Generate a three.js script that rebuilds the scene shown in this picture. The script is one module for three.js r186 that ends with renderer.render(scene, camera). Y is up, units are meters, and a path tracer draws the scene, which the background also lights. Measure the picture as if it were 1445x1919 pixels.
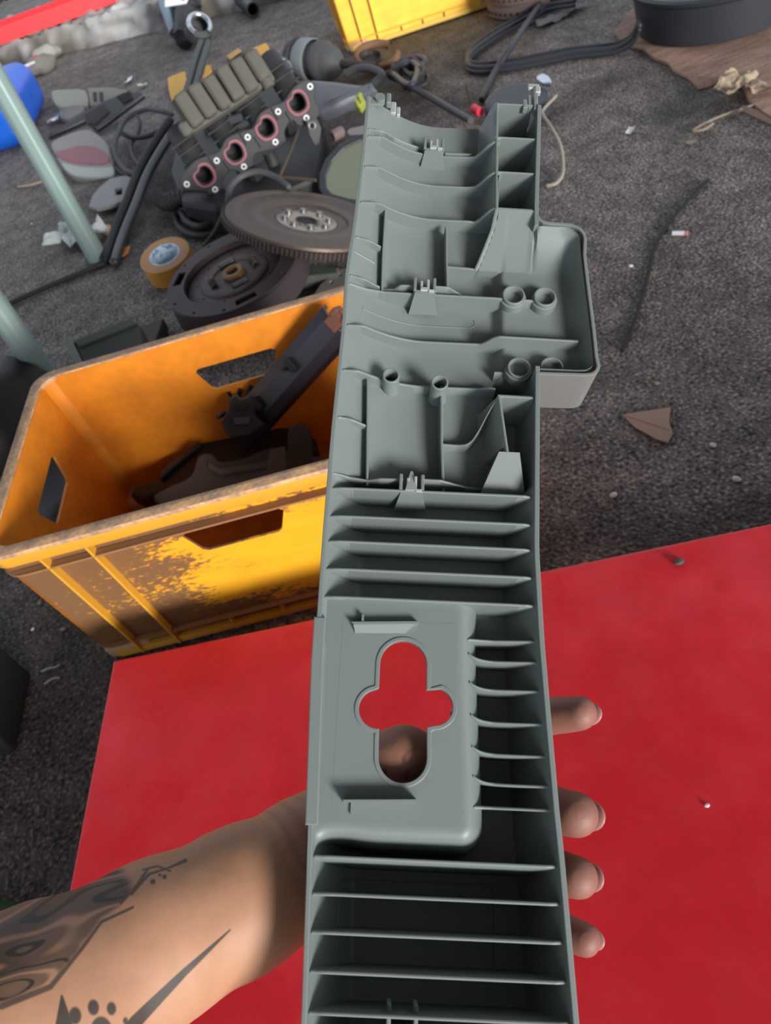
import * as THREE from 'three';
import { mergeGeometries, mergeVertices, toCreasedNormals } from 'three/addons/utils/BufferGeometryUtils.js';
import { RoundedBoxGeometry } from 'three/addons/geometries/RoundedBoxGeometry.js';
import { ImprovedNoise } from 'three/addons/math/ImprovedNoise.js';

// ---------- camera, sky, light, exposure ----------
const V3 = (x, y, z) => new THREE.Vector3(x, y, z);
const R = (d) => d * Math.PI / 180;
const scene = new THREE.Scene();
const FOC = 1443, CX = 722.5, CY = 959.5, EYE = 0.8;          // focal length in pixels of the 1445 x 1919 frame, eye height in metres
const camera = new THREE.PerspectiveCamera(2 * Math.atan(CY / FOC) * 180 / Math.PI, 1445 / 1919, 0.02, 60);
camera.rotation.order = 'YXZ';
camera.position.set(0, EYE, 0);
camera.rotation.set(R(-46), 0, R(-20));
camera.focus = 0.37; camera.userData.fStop = 18;
scene.add(camera); camera.updateMatrixWorld();
scene.background = new THREE.Color(0.80, 0.88, 1.0);
scene.backgroundIntensity = 0.72;
const sun = new THREE.DirectionalLight(new THREE.Color(1.0, 0.965, 0.92), 3.2);   // hazy daylight from the open side behind the photographer
sun.position.set(2.0, 0.95, 3.7); sun.target.position.set(0, 0, -1.2);
sun.shadow.radius = 34; sun.shadow.mapSize.set(2048, 2048);
Object.assign(sun.shadow.camera, { left: -4, right: 4, top: 4, bottom: -4, near: 0.1, far: 12 });
scene.add(sun, sun.target);
const renderer = new THREE.WebGLRenderer({ antialias: true });
renderer.toneMapping = THREE.LinearToneMapping;
renderer.toneMappingExposure = 1.45;
renderer.shadowMap.enabled = true;

// ---------- helpers ----------
const CR = V3(0, 0, 0), CU = V3(0, 0, 0), CB = V3(0, 0, 0); camera.matrixWorld.extractBasis(CR, CU, CB);
const ray = (px, py) => V3(0, 0, 0).addScaledVector(CR, (px - CX) / FOC).addScaledVector(CU, -(py - CY) / FOC).addScaledVector(CB, -1);
const G = (px, py, h = 0) => { const d = ray(px, py); return d.multiplyScalar((h - EYE) / d.y).add(camera.position); };   // the point at height h
const CP = (px, py, z) => ray(px, py).multiplyScalar(z).add(camera.position);
function rng(seed) { let a = seed >>> 0; return () => { a = (a + 0x6D2B79F5) | 0; let t = Math.imul(a ^ (a >>> 15), 1 | a); t = (t + Math.imul(t ^ (t >>> 7), 61 | t)) ^ t; return ((t ^ (t >>> 14)) >>> 0) / 4294967296; }; }
const perlin = new ImprovedNoise();
const noise = (x, y = 0, z = 0) => perlin.noise(x, y, z);
const fbm = (x, y, z, o = 4) => { let s = 0, a = 0.5; for (let i = 0; i < o; i++) { s += a * noise(x, y, z + i * 7.3); x *= 2.03; y *= 2.03; z *= 2.03; a *= 0.5; } return s; };
const clamp = (x, a = 0, b = 1) => Math.min(b, Math.max(a, x));
const ss = (a, b, x) => { const t = clamp((x - a) / (b - a)); return t * t * (3 - 2 * t); };
const lerp = (a, b, t) => a + (b - a) * t;
const pw = (x, tab) => { if (x <= tab[0][0]) return tab[0][1]; for (let i = 1; i < tab.length; i++) if (x <= tab[i][0]) return lerp(tab[i - 1][1], tab[i][1], (x - tab[i - 1][0]) / (tab[i][0] - tab[i - 1][0])); return tab[tab.length - 1][1]; };
const used = {};
const numbered = (n) => { const k = used[n] = (used[n] ?? -1) + 1; return k ? n + '_' + String(k).padStart(3, '0') : n; };
const clean = (g) => { let h = g.index ? g.toNonIndexed() : g; if (!h.attributes.normal) h.computeVertexNormals(); if (!h.attributes.uv) h.setAttribute('uv', new THREE.BufferAttribute(new Float32Array(h.attributes.position.count * 2), 2)); for (const k of Object.keys(h.attributes)) if (!['position', 'normal', 'uv'].includes(k)) h.deleteAttribute(k); h.morphAttributes = {}; return h; };
const merge = (gs) => { const l = (Array.isArray(gs) ? gs : [gs]).flat(Infinity); return l.length === 1 ? l[0] : mergeGeometries(l.map(clean)); };
function tag(o, label, category, group, kind) { if (label) o.userData.label = label; if (category) o.userData.category = category; if (group) o.userData.group = group; if (kind) o.userData.kind = kind; return o; }
function thing(name, label, category, pos, group) { const o = new THREE.Group(); o.name = numbered(name); if (pos) o.position.copy(pos); tag(o, label, category, group, 'thing'); scene.add(o); return o; }
function part(name, gs, m, parent) { const o = new THREE.Mesh(merge(gs), m); o.name = numbered(name); (parent ?? scene).add(o); return o; }
function basis(o, x, y, z) { o.quaternion.setFromRotationMatrix(new THREE.Matrix4().makeBasis(x, y, z)); return o; }
// frame with y as the normal; x towards a given direction
function frameY(o, n, xd) { const y = n.clone().normalize(), z = V3().crossVectors(xd, y).normalize(), x = V3().crossVectors(y, z).normalize(); return basis(o, x, y, z); }
// orientation of a disc that shows as an ellipse: deg = slope of its long axis in the picture (clockwise positive), ratio = short / long
function discFrame(o, P, deg, ratio) {
  const v = P.clone().sub(camera.position).normalize();
  const a = R(deg), maj = V3().addScaledVector(CR, Math.cos(a)).addScaledVector(CU, -Math.sin(a)); maj.addScaledVector(v, -maj.dot(v)).normalize();
  const up = V3().crossVectors(maj, v).normalize(); if (up.dot(CU) < 0) up.negate();
  const n = up.multiplyScalar(Math.sqrt(1 - ratio * ratio)).addScaledVector(v, -ratio);
  return frameY(o, n, maj);
}
const bx = (w, h, d, x = 0, y = 0, z = 0, r = 0) => (r ? new RoundedBoxGeometry(w, h, d, 2, r) : new THREE.BoxGeometry(w, h, d)).translate(x, y, z);
const cyl = (r1, r2, h, n = 24, x = 0, y = 0, z = 0) => new THREE.CylinderGeometry(r1, r2, h, n).translate(x, y, z);
const lathe = (pts, n = 48) => new THREE.LatheGeometry(pts.map(([r, y]) => new THREE.Vector2(r, y)), n);
const latheHard = (pts, n = 48) => toCreasedNormals(lathe(pts, n), R(35));
const tube = (pts, r, n = 40, k = 8, closed = false) => new THREE.TubeGeometry(new THREE.CatmullRomCurve3(pts, closed, 'centripetal'), n, r, k, closed);
const caps = (pts, r) => [pts[0], pts[pts.length - 1]].map((p) => new THREE.SphereGeometry(r, 10, 8).translate(p.x, p.y, p.z));
// closed bar between two points with rounded ends
const rod = (a, b, r, r2 = r, n = 14) => { const d = b.clone().sub(a), g = new THREE.CylinderGeometry(r2, r, d.length(), n); g.translate(0, d.length() / 2, 0); g.applyQuaternion(new THREE.Quaternion().setFromUnitVectors(V3(0, 1, 0), d.clone().normalize())); return g.translate(a.x, a.y, a.z); };
const shapeOf = (pts, holes = []) => { const s = new THREE.Shape(pts.map(([x, y]) => new THREE.Vector2(x, y))); for (const h of holes) s.holes.push(new THREE.Path(h.map(([x, y]) => new THREE.Vector2(x, y)))); return s; };
const extr = (shape, depth, bevel = 0, seg = 2) => new THREE.ExtrudeGeometry(shape, { depth: depth - 2 * bevel, bevelEnabled: bevel > 0, bevelThickness: bevel, bevelSize: bevel, bevelOffset: -bevel, bevelSegments: seg, curveSegments: 12 }).translate(0, 0, bevel);
const ring = (cx, cy, r, n = 24, a0 = 0, a1 = Math.PI * 2) => Array.from({ length: n }, (_, i) => { const a = a0 + (a1 - a0) * i / (n - (a1 - a0 < 6.28 ? 1 : 0)); return [cx + r * Math.cos(a), cy + r * Math.sin(a)]; });
const smoothLoop = (pts, n = 60) => new THREE.CatmullRomCurve3(pts.map(([x, y]) => V3(x, y, 0)), true, 'centripetal').getPoints(n).slice(0, -1).map((p) => [p.x, p.y]);
// a piece that lies flat at height h, from the outline of its footprint; t = thickness
function slab(pxs, h, t, bevel = 0.001, holes = [], smooth = 0) {
  const o = G(...pxs[0], h), f = (l) => { const q = l.map(([x, y]) => { const p = G(x, y, h); return [p.x - o.x, -(p.z - o.z)]; }); return smooth ? smoothLoop(q, smooth) : q; };
  const g = extr(shapeOf(f(pxs), holes.map(f)), t, bevel); g.rotateX(-Math.PI / 2).translate(0, -t, 0);
  return { g, o };
}
// a tube given by picture points with heights, relative to its own base o
function tubePx(l, r, n = 60, k = 10) { const o = G(l[0][0], l[0][1], l[0][2]), pts = l.map(([x, y, h]) => G(x, y, h).sub(o)); return { g: [tube(pts, r, n, k), ...caps(pts, r)], o }; }
// roughen: push vertices by noise along their normals
function rough(g, amp, freq, seed = 0) { const q = mergeVertices(clean(g).deleteAttribute('uv').deleteAttribute('normal'), 1e-5); q.computeVertexNormals(); const p = q.attributes.position, nn = q.attributes.normal; for (let i = 0; i < p.count; i++) { const d = amp * fbm(p.getX(i) * freq + seed, p.getY(i) * freq, p.getZ(i) * freq, 3) * 2; p.setXYZ(i, p.getX(i) + nn.getX(i) * d, p.getY(i) + nn.getY(i) * d, p.getZ(i) + nn.getZ(i) * d); } q.computeVertexNormals(); return q; }
const lin = (r, g, b) => new THREE.Color().setRGB(r / 255, g / 255, b / 255, THREE.SRGBColorSpace);

// ---------- materials ----------
function dataTex(n, fn, srgb = true) {
  const d = new Uint8Array(n * n * 4);
  for (let j = 0; j < n; j++) for (let i = 0; i < n; i++) { const c = fn(i / n, j / n, i, j), k = (j * n + i) * 4; d[k] = clamp(c[0], 0, 255); d[k + 1] = clamp(c[1], 0, 255); d[k + 2] = clamp(c[2], 0, 255); d[k + 3] = 255; }
  const t = new THREE.DataTexture(d, n, n); t.wrapS = t.wrapT = THREE.RepeatWrapping; t.magFilter = THREE.LinearFilter; t.minFilter = THREE.LinearMipmapLinearFilter; t.generateMipmaps = true; if (srgb) t.colorSpace = THREE.SRGBColorSpace; t.needsUpdate = true; return t;
}
// gradient noise that tiles with an integer period
function tnoise(u, v, f, seed) {
  f = Math.max(1, Math.round(f)); const x = u * f, y = v * f, i = Math.floor(x), j = Math.floor(y), a = x - i, b = y - j, s = a * a * a * (a * (a * 6 - 15) + 10), t = b * b * b * (b * (b * 6 - 15) + 10);
  const g = (p, q, dx, dy) => { let h = (((p % f) + f) % f) * 374761393 + (((q % f) + f) % f) * 668265263 + Math.floor(seed * 1013) * 974711; h = Math.imul(h ^ (h >>> 13), 1274126177); h ^= h >>> 16; const w = (h & 1023) / 1023 * Math.PI * 2; return Math.cos(w) * dx + Math.sin(w) * dy; };
  return 1.4 * lerp(lerp(g(i, j, a, b), g(i + 1, j, a - 1, b), s), lerp(g(i, j + 1, a, b - 1), g(i + 1, j + 1, a - 1, b - 1), s), t);
}
const std = (color, roughness = 0.7, metalness = 0, extra = {}) => new THREE.MeshStandardMaterial({ color, roughness, metalness, ...extra });
const M = {
  panel: std(lin(118, 127, 124), 0.45), clip: std(lin(180, 186, 184), 0.35, 0.3),
  black: std(lin(38, 39, 42), 0.55), rubber: std(lin(44, 47, 54), 0.5), dark: std(lin(44, 44, 46), 0.6), deep: std(lin(22, 22, 23), 0.7),
  steel: std(lin(150, 150, 148), 0.38, 0.85), rust: std(lin(92, 78, 68), 0.7, 0.35), rustDark: std(lin(66, 58, 54), 0.65, 0.4), rustRed: std(lin(120, 88, 66), 0.8, 0.1),
  galv: std(lin(152, 174, 170), 0.4, 0.35), greyPlastic: std(lin(112, 110, 108), 0.6), beige: std(lin(122, 120, 108), 0.8),
  white: std(lin(225, 228, 230), 0.6), chrome: std(lin(205, 210, 214), 0.18, 0.95), yellowBit: std(lin(222, 168, 70), 0.7), pink: std(lin(150, 92, 104), 0.7),
  blue: std(lin(26, 96, 208), 0.35), wood: std(lin(120, 98, 84), 0.9), leaf: std(lin(146, 118, 100), 0.85, 0, { side: THREE.DoubleSide }),
  redPaint: std(lin(214, 40, 48), 0.34), tanTape: std(lin(196, 140, 80), 0.5), greyDark: std(lin(72, 74, 76), 0.65), charcoal: std(lin(56, 58, 64), 0.4),
};
// ---------- the ground ----------
{
  const tex = dataTex(1024, (u, v) => {
    const a = tnoise(u, v, 60, 3), b = tnoise(u, v, 170, 9), c = tnoise(u, v, 18, 5), e = tnoise(u, v, 330, 2);
    let g = 128 + 26 * a + 34 * b + 26 * c + 18 * e;
    if (b + 0.5 * e > 0.5) g += 48;
    if (b < -0.42) g -= 40;
    return [g * 1.0, g * 0.965, g * 0.93];
  });
  const bump = dataTex(1024, (u, v) => { const a = tnoise(u, v, 70, 3), b = tnoise(u, v, 170, 9), e = tnoise(u, v, 330, 2); const g = 128 + 60 * a + 70 * b + 30 * e; return [g, g, g]; }, false);
  const g = new THREE.PlaneGeometry(11, 12, 275, 300); g.rotateX(-Math.PI / 2).translate(0.5, 0, -4.4);
  const p = g.attributes.position, col = new Float32Array(p.count * 3), uv = g.attributes.uv;
  // oil patches, with shade painted along the table rear and lower left: centre in picture terms turned into ground points once, size in metres
  const stainsAndShade = [[1130, 155, 0.13, 0.05, 0.5], [1060, 200, 0.12, 0.05, 0.45], [1290, 200, 0.12, 0.09, 0.6], [700, 130, 0.6, 0.35, 0.45], [150, 160, 0.7, 0.35, 0.35], [470, 300, 0.65, 0.5, 0.5], [1250, 600, 0.3, 0.25, 0.22], [1080, 1010, 0.14, 0.05, 0.5], [1330, 1000, 0.2, 0.05, 0.5], [80, 1400, 0.3, 0.5, 0.5], [60, 1000, 0.12, 0.12, 0.3]].map(([x, y, a, b, k]) => [G(x, y), a, b, k]);
  for (let i = 0; i < p.count; i++) {
    const x = p.getX(i), z = p.getZ(i);
    p.setY(i, 0.004 * fbm(x * 3, 0, z * 3, 3) - 0.001);
    uv.setXY(i, x / 0.9, z / 0.9);
    let m = 0.70 + 0.24 * fbm(x * 1.3, 4, z * 1.3, 3) + 0.2 * fbm(x * 6, 8, z * 6, 3);
    for (const [c, a, b, k] of stainsAndShade) { const q = Math.hypot((x - c.x) / a, (z - c.z) / b) + 0.5 * fbm(x * 7, 1, z * 7, 2); m *= 1 - k * (1 - ss(0.5, 1.15, q)); }
    const w = 0.5 + 0.5 * noise(x * 2, 3, z * 2);
    col[i * 3] = m; col[i * 3 + 1] = m * lerp(0.9, 0.95, w); col[i * 3 + 2] = m * lerp(0.87, 0.935, w);
  }
  g.setAttribute('color', new THREE.BufferAttribute(col, 3)); g.computeVertexNormals();
  tag(part('floor', g, std(0xffffff, 0.82, 0, { vertexColors: true, map: tex, bumpMap: bump, bumpScale: 0.0035 })), null, null, null, 'structure');
}
// ---------- added unseen roof slab that blocks the overhead sky, open on all sides ----------
tag(part('added_roof', bx(8.5, 0.08, 4.9, 0.2, 2.34, 0.0), std(lin(120, 118, 112), 0.9)), null, null, null, 'structure');
// ---------- rough kerb at the far left with the red beam on it ----------
{
  const a = G(-60, 128), b = G(640, -46), d = b.clone().sub(a), L = d.length();
  const k = new THREE.BoxGeometry(L + 1.2, 0.13, 0.5, 170, 8, 60); const kk = rough(k, 0.03, 13, 3);
  const c = new Float32Array(kk.attributes.position.count * 3), pp = kk.attributes.position;
  for (let i = 0; i < pp.count; i++) { const x = pp.getX(i), y = pp.getY(i), z = pp.getZ(i), n = fbm(x * 4, y * 4, z * 4 + 9, 4), q = fbm(x * 14, y * 14, z * 14, 3), dirt = ss(-0.16, 0.2, fbm(x * 3 + 5, 2, z * 6, 3) - y * 1.5); const m = 0.40 + 0.42 * n + 0.3 * q; c.set([m * lerp(1, 0.42, dirt), m * lerp(0.99, 0.37, dirt), m * lerp(0.96, 0.32, dirt)], i * 3); }
  kk.setAttribute('color', new THREE.BufferAttribute(c, 3));
  const o = part('trim_1', kk, std(0xffffff, 0.92, 0, { vertexColors: true })); o.position.copy(a).lerp(b, 0.5); o.position.y = 0.03;
  const xd = d.clone().normalize(); o.position.add(V3(xd.z, 0, -xd.x).multiplyScalar(0.1));
  frameY(o, V3(0, 1, 0), xd); tag(o, null, null, null, 'structure');
}
// ---------- red low table ----------
const TH = 0.1;
const redBase = G(212, 1238, TH), redX = G(1445, 980, TH).sub(redBase).normalize();
const redT = thing('low_table', 'glossy red painted low table top under the hand and held trim panel', 'table');
redT.position.copy(redBase).setY(0); frameY(redT, V3(0, 1, 0), redX);
{
  const W = 1.5, D = 1.05;
  const tex = dataTex(1024, (u, v) => {
    const n = tnoise(u, v, 4, 2), s = tnoise(u, v, 22, 6), q = tnoise(u * 1, v, 70, 8); let k = 1 + 0.05 * n + 0.03 * s + 0.02 * q;
    let r = 224 * k, g = 42 + 7 * n, b = 50 + 8 * n;
    const pale = ss(0.1, 0.7, s * 0.5 + n * 0.6); r += 4 * pale; g += 9 * pale; b += 10 * pale;
    return [r, g, b];
  });
  tex.repeat.set(1 / 0.8, 1 / 0.8);
  const rgh = dataTex(256, (u, v) => { const g = 105 + 55 * tnoise(u, v, 8, 4) + 25 * tnoise(u, v, 40, 1); return [g, g, g]; }, false); rgh.repeat.set(1 / 0.4, 1 / 0.4);
  const top = extr(shapeOf([[0, 0], [W, 0], [W, D], [0, D]]), 0.018, 0.003, 3); top.rotateX(Math.PI / 2).translate(0, TH, 0);
  part('table_top', top, new THREE.MeshPhysicalMaterial({ color: 0xffffff, map: tex, roughness: 0.85, roughnessMap: rgh, clearcoat: 0.25, clearcoatRoughness: 0.35 }), redT);
  for (const [w, d, x, z] of [[W - 0.06, 0.02, W / 2, 0.04], [W - 0.06, 0.02, W / 2, D - 0.04], [0.02, D - 0.1, 0.04, D / 2], [0.02, D - 0.1, W - 0.04, D / 2]]) part('apron', bx(w, 0.05, d, x, TH - 0.043, z, 0.002), M.redPaint, redT);
  for (const [x, z] of [[0.05, 0.05], [W - 0.05, 0.05], [0.05, D - 0.05], [W - 0.05, D - 0.05]]) part('leg', bx(0.04, TH - 0.019, 0.04, x, (TH - 0.019) / 2, z, 0.003), M.redPaint, redT);
}
// small things lying on the red table
for (const [px, py, s, label, mm] of [[1272, 1055, 0.005, 'small grey pellet on the right rear of the red table', M.greyDark], [1325, 1510, 0.002, 'tiny pale crumb on the red table right of the fingers', M.white]]) {
  const o = thing('pellet', label, 'pellet', G(px, py, TH)); o.position.y = TH; part('pellet_body', rough(new THREE.IcosahedronGeometry(s, 2).scale(1.2, 0.5, 0.8).translate(0, s * 0.45, 0), s * 0.15, 300), mm, o);
}
// ---------- yellow crates ----------
function crateMats(L, H, seed, dirt, base) {
  const grime = dataTex(512, (u, v) => {
    const x = u * L, y = v * H;
    let d = dirt * (1 - ss(0.05, 0.30, x + 0.10 * tnoise(u, v, 6, seed))) + dirt * 0.75 * (1 - ss(0.02, 0.075, y + 0.02 * tnoise(u, v, 9, seed + 2))) + dirt * 0.5 * ss(H - 0.10, H - 0.02, y + 0.03 * tnoise(u, v, 7, seed + 4)) ;
    const s = tnoise(u, v, 46, seed + 5) + 0.7 * tnoise(u, v, 110, seed + 6), k = clamp(ss(0.62, 0.15, s * 0.5 + 0.5 + 0.42 - d) * 1.0), q = k * 0.85 * ss(0.05, 0.5, d), f = 0.24 * d;
    const n = 1 + 0.05 * tnoise(u, v, 12, seed);
    return [lerp(lerp(base[0] * n, 205, f), 104, q), lerp(lerp(base[1] * n, 128, f), 76, q), lerp(lerp(base[2] * n, 58, f), 60, q)];
  });
  grime.repeat.set(1 / L, 1 / H);
  const rim = dataTex(512, (u, v) => { const s = tnoise(u, v, 14, seed + 8), t = tnoise(u, v, 60, seed + 9), k = clamp(0.45 + 0.6 * s + 0.5 * t); return [lerp(226, 158, k), lerp(178, 130, k), lerp(126, 112, k)]; });
  rim.repeat.set(1 / 0.3, 1 / 0.3);
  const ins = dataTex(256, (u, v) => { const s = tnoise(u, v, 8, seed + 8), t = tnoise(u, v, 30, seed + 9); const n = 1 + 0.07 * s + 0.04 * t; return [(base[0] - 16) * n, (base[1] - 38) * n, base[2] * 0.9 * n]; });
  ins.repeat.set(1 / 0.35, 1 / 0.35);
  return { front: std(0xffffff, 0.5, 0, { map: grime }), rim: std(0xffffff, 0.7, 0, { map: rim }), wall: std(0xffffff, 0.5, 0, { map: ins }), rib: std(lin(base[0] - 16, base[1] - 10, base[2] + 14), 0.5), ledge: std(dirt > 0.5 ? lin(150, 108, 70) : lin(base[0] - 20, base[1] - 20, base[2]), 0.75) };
}
function makeCrate(label, L, D, H, seed, dirt, pos, yaw, base = [234, 168, 34]) {
  const c = thing('plastic_crate', label, 'crate'), m = crateMats(L, H, seed, dirt, base), t = 0.0035;
  const tap = (g) => { const gs = merge(g), p = gs.attributes.position; for (let i = 0; i < p.count; i++) { const s = lerp(0.93, 1, p.getY(i) / H); p.setX(i, (p.getX(i) - L / 2) * s + L / 2); p.setZ(i, (p.getZ(i) + D / 2) * s - D / 2); } gs.computeVertexNormals(); return toCreasedNormals(gs, R(30)); };
  const hole = (cx, w) => { const y1 = H - 0.052, y0 = H - 0.092; return [[cx - w / 2, y1 - 0.006], [cx - w / 2 + 0.006, y1], [cx + w / 2 - 0.006, y1], [cx + w / 2, y1 - 0.006], [cx + w / 2 - 0.012, y0 + 0.004], [cx + w / 2 - 0.018, y0], [cx - w / 2 + 0.018, y0], [cx - w / 2 + 0.012, y0 + 0.004]]; };
  const wall = (len, hw) => extr(shapeOf([[0, 0.004], [len, 0.004], [len, H - 0.002], [0, H - 0.002]], [hole(len / 2, hw)]), t, 0);
  part('front_wall', tap(wall(L, 0.125).translate(0, 0, -t)), m.front, c);
  part('back_wall', tap(wall(L, 0.125).translate(0, 0, -D)), m.wall, c);
  part('side_wall', tap(wall(D, 0.115).rotateY(Math.PI / 2).translate(0, 0, 0)), m.wall, c);
  part('side_wall', tap(wall(D, 0.115).rotateY(Math.PI / 2).translate(L - t, 0, 0)), m.wall, c);
  part('base', tap(bx(L - 0.004, 0.005, D - 0.004, L / 2, 0.0075, -D / 2)), m.wall, c);
  // rounded inner corners
  for (const [x, z, a] of [[0, 0, 0], [L, 0, 1], [L, -D, 2], [0, -D, 3]]) {
    const r = 0.03, q = ring(0, 0, r, 9, Math.PI, Math.PI * 1.5), pts = [...q, [0 - r + 0.0001, -r]].map(([u, v]) => [u + r, v + r]), s = shapeOf([[0.001, 0.001], ...q.map(([u, v]) => [u + r, v + r]).reverse()]);
    const g = extr(s, H - 0.008, 0); g.rotateX(-Math.PI / 2).translate(0, 0.004, 0); g.rotateY(a * Math.PI / 2); g.translate(x, 0, z);
    part('corner_fillet', tap(g), m.wall, c);
  }
  // rim: a band with rounded corners, skirt turned down
  const rr = (x0, z0, x1, z1, r) => [...ring(x1 - r, z1 - r, r, 8, 0, Math.PI / 2), ...ring(x0 + r, z1 - r, r, 8, Math.PI / 2, Math.PI), ...ring(x0 + r, z0 + r, r, 8, Math.PI, Math.PI * 1.5), ...ring(x1 - r, z0 + r, r, 8, Math.PI * 1.5, Math.PI * 2)];
  const band = (o, i, h, y, ro = 0.032, ri = 0.026) => { const g = extr(shapeOf(rr(-o, -o, L + o, D + o, ro), [rr(i, i, L - i, D - i, ri)]), h, 0.0006); return g.rotateX(-Math.PI / 2).translate(0, y, 0); };
  part('rim', tap(band(0.013, 0.0025, 0.006, H - 0.006)), m.rim, c);
  part('rim_skirt', tap(band(0.013, -0.010, 0.016, H - 0.0215)), m.rib, c);
  part('ledge', tap(band(0.012, -0.0002, 0.003, H - 0.042)), m.ledge, c);
  part('bottom_ledge', tap(band(0.010, -0.0002, 0.003, 0.030)), m.ledge, c);
  part('bottom_rim', tap(band(0.009, -0.0002, 0.012, 0.004)), m.rib, c);
  for (const x of [0.052, 0.108, L - 0.108, L - 0.052]) for (const z of [0, 1]) part('rib', tap(bx(0.003, H - 0.024, 0.012, x, H / 2 - 0.006, z ? -D - 0.006 : 0.006)), m.rib, c);
  for (const z of [-0.06, -D + 0.06]) for (const x of [-0.006, L + 0.006]) part('rib', tap(bx(0.012, H - 0.024, 0.003, x, H / 2 - 0.006, z)), m.rib, c);
  for (const x of [L * 0.36, L * 0.5, L * 0.64]) part('rib', tap(bx(0.003, 0.026, 0.010, x, 0.017, 0.005)), m.rib, c);
  for (const x of [0, L]) for (const z of [0, -D]) part('foot', tap(new RoundedBoxGeometry(0.07, 0.026, 0.05, 3, 0.008).translate(x + (x ? -0.034 : 0.034), 0.0135, z + (z ? 0.018 : -0.018))), m.rim, c);
  c.position.copy(pos); c.rotation.y = yaw; return c;
}
const crateP = G(213, 1229), CL = 0.54, CD = 0.33, CH = 0.252, cyaw = R(-7.3);
// the corner seen is the tapered bottom corner
const crate = makeCrate('dirty yellow plastic crate full of black car parts behind the red table', CL, CD, CH, 4, 1, V3(0, 0, 0), cyaw);
crate.position.copy(crateP).sub(V3(CL / 2 - CL / 2 * 0.93, 0, -CD / 2 + CD / 2 * 0.93).applyAxisAngle(V3(0, 1, 0), cyaw)).setY(0);
// ---------- galvanised posts ----------
for (const [px, py, r, label] of [[186, 488, 0.0245, 'galvanised steel post with its foot beside the black rubber seal'], [140, 782, 0.022, 'galvanised steel post standing behind the rear corner of the crate']]) {
  const o = thing('steel_post', label, 'post', G(px, py)); part('tube', latheHard([[0, 0], [r, 0], [r, 1.75], [r - 0.003, 1.75], [r - 0.003, 1.7], [0, 1.7]], 28), M.galv, o); part('foot_plate', bx(0.07, 0.005, 0.07, 0, 0.0025, 0, 0.002), M.rustDark, o);
}
// ---------- the held trim panel (millimetres in its own frame: u across, v along, w towards the open side) ----------
const PY = V3(0.04199, 0.93583, -0.34994), PX = V3(0.998994, -0.044842, -0.000042), PN = V3(0.01573, 0.34958, 0.93677);
const toWorld = (c) => V3(0, 0, 0).addScaledVector(CR, c.x).addScaledVector(CU, c.y).addScaledVector(CB, c.z);
const panelPos = CP(600, 1500, 0.28);
const panel = thing('car_trim_cover', 'grey green plastic car trim panel, ribbed back side up, held in the hand', 'car part', panelPos);
basis(panel, toWorld(PX), toWorld(PY), toWorld(PN));
const pAdd = (name, gs, m = M.panel, label, parent = panel) => { const g = merge(gs); g.scale(0.001, 0.001, 0.001); const o = part(name, g, m, parent); if (label) o.userData.label = label; return o; };
const uL = (v) => pw(v, [[-110, 0.5], [-67, 0], [-43, -1], [0, -2.6], [50, -4.6], [100, -5], [150, -4.6], [205, -3.2], [229, -3.6], [260, -1.5], [300, 0.2], [343, 1]]);
const uBody = (v) => pw(v, [[-110, 92], [-63, 89.2], [-15, 86.4], [0, 85.2], [30, 83.4], [62, 81.6], [99, 80.6], [143, 82], [180, 83.2], [275, 85.2], [343, 88.6]]);
const inPocket = (v) => v > 185 && v < 264.6;
const uR = (v) => inPocket(v) ? lerp(109.4, 106.4, ss(185, 262, v)) - 5 * (ss(256, 264.6, v) ** 3) - 3 * (1 - ss(185, 189, v)) ** 2 : uBody(v);
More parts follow.
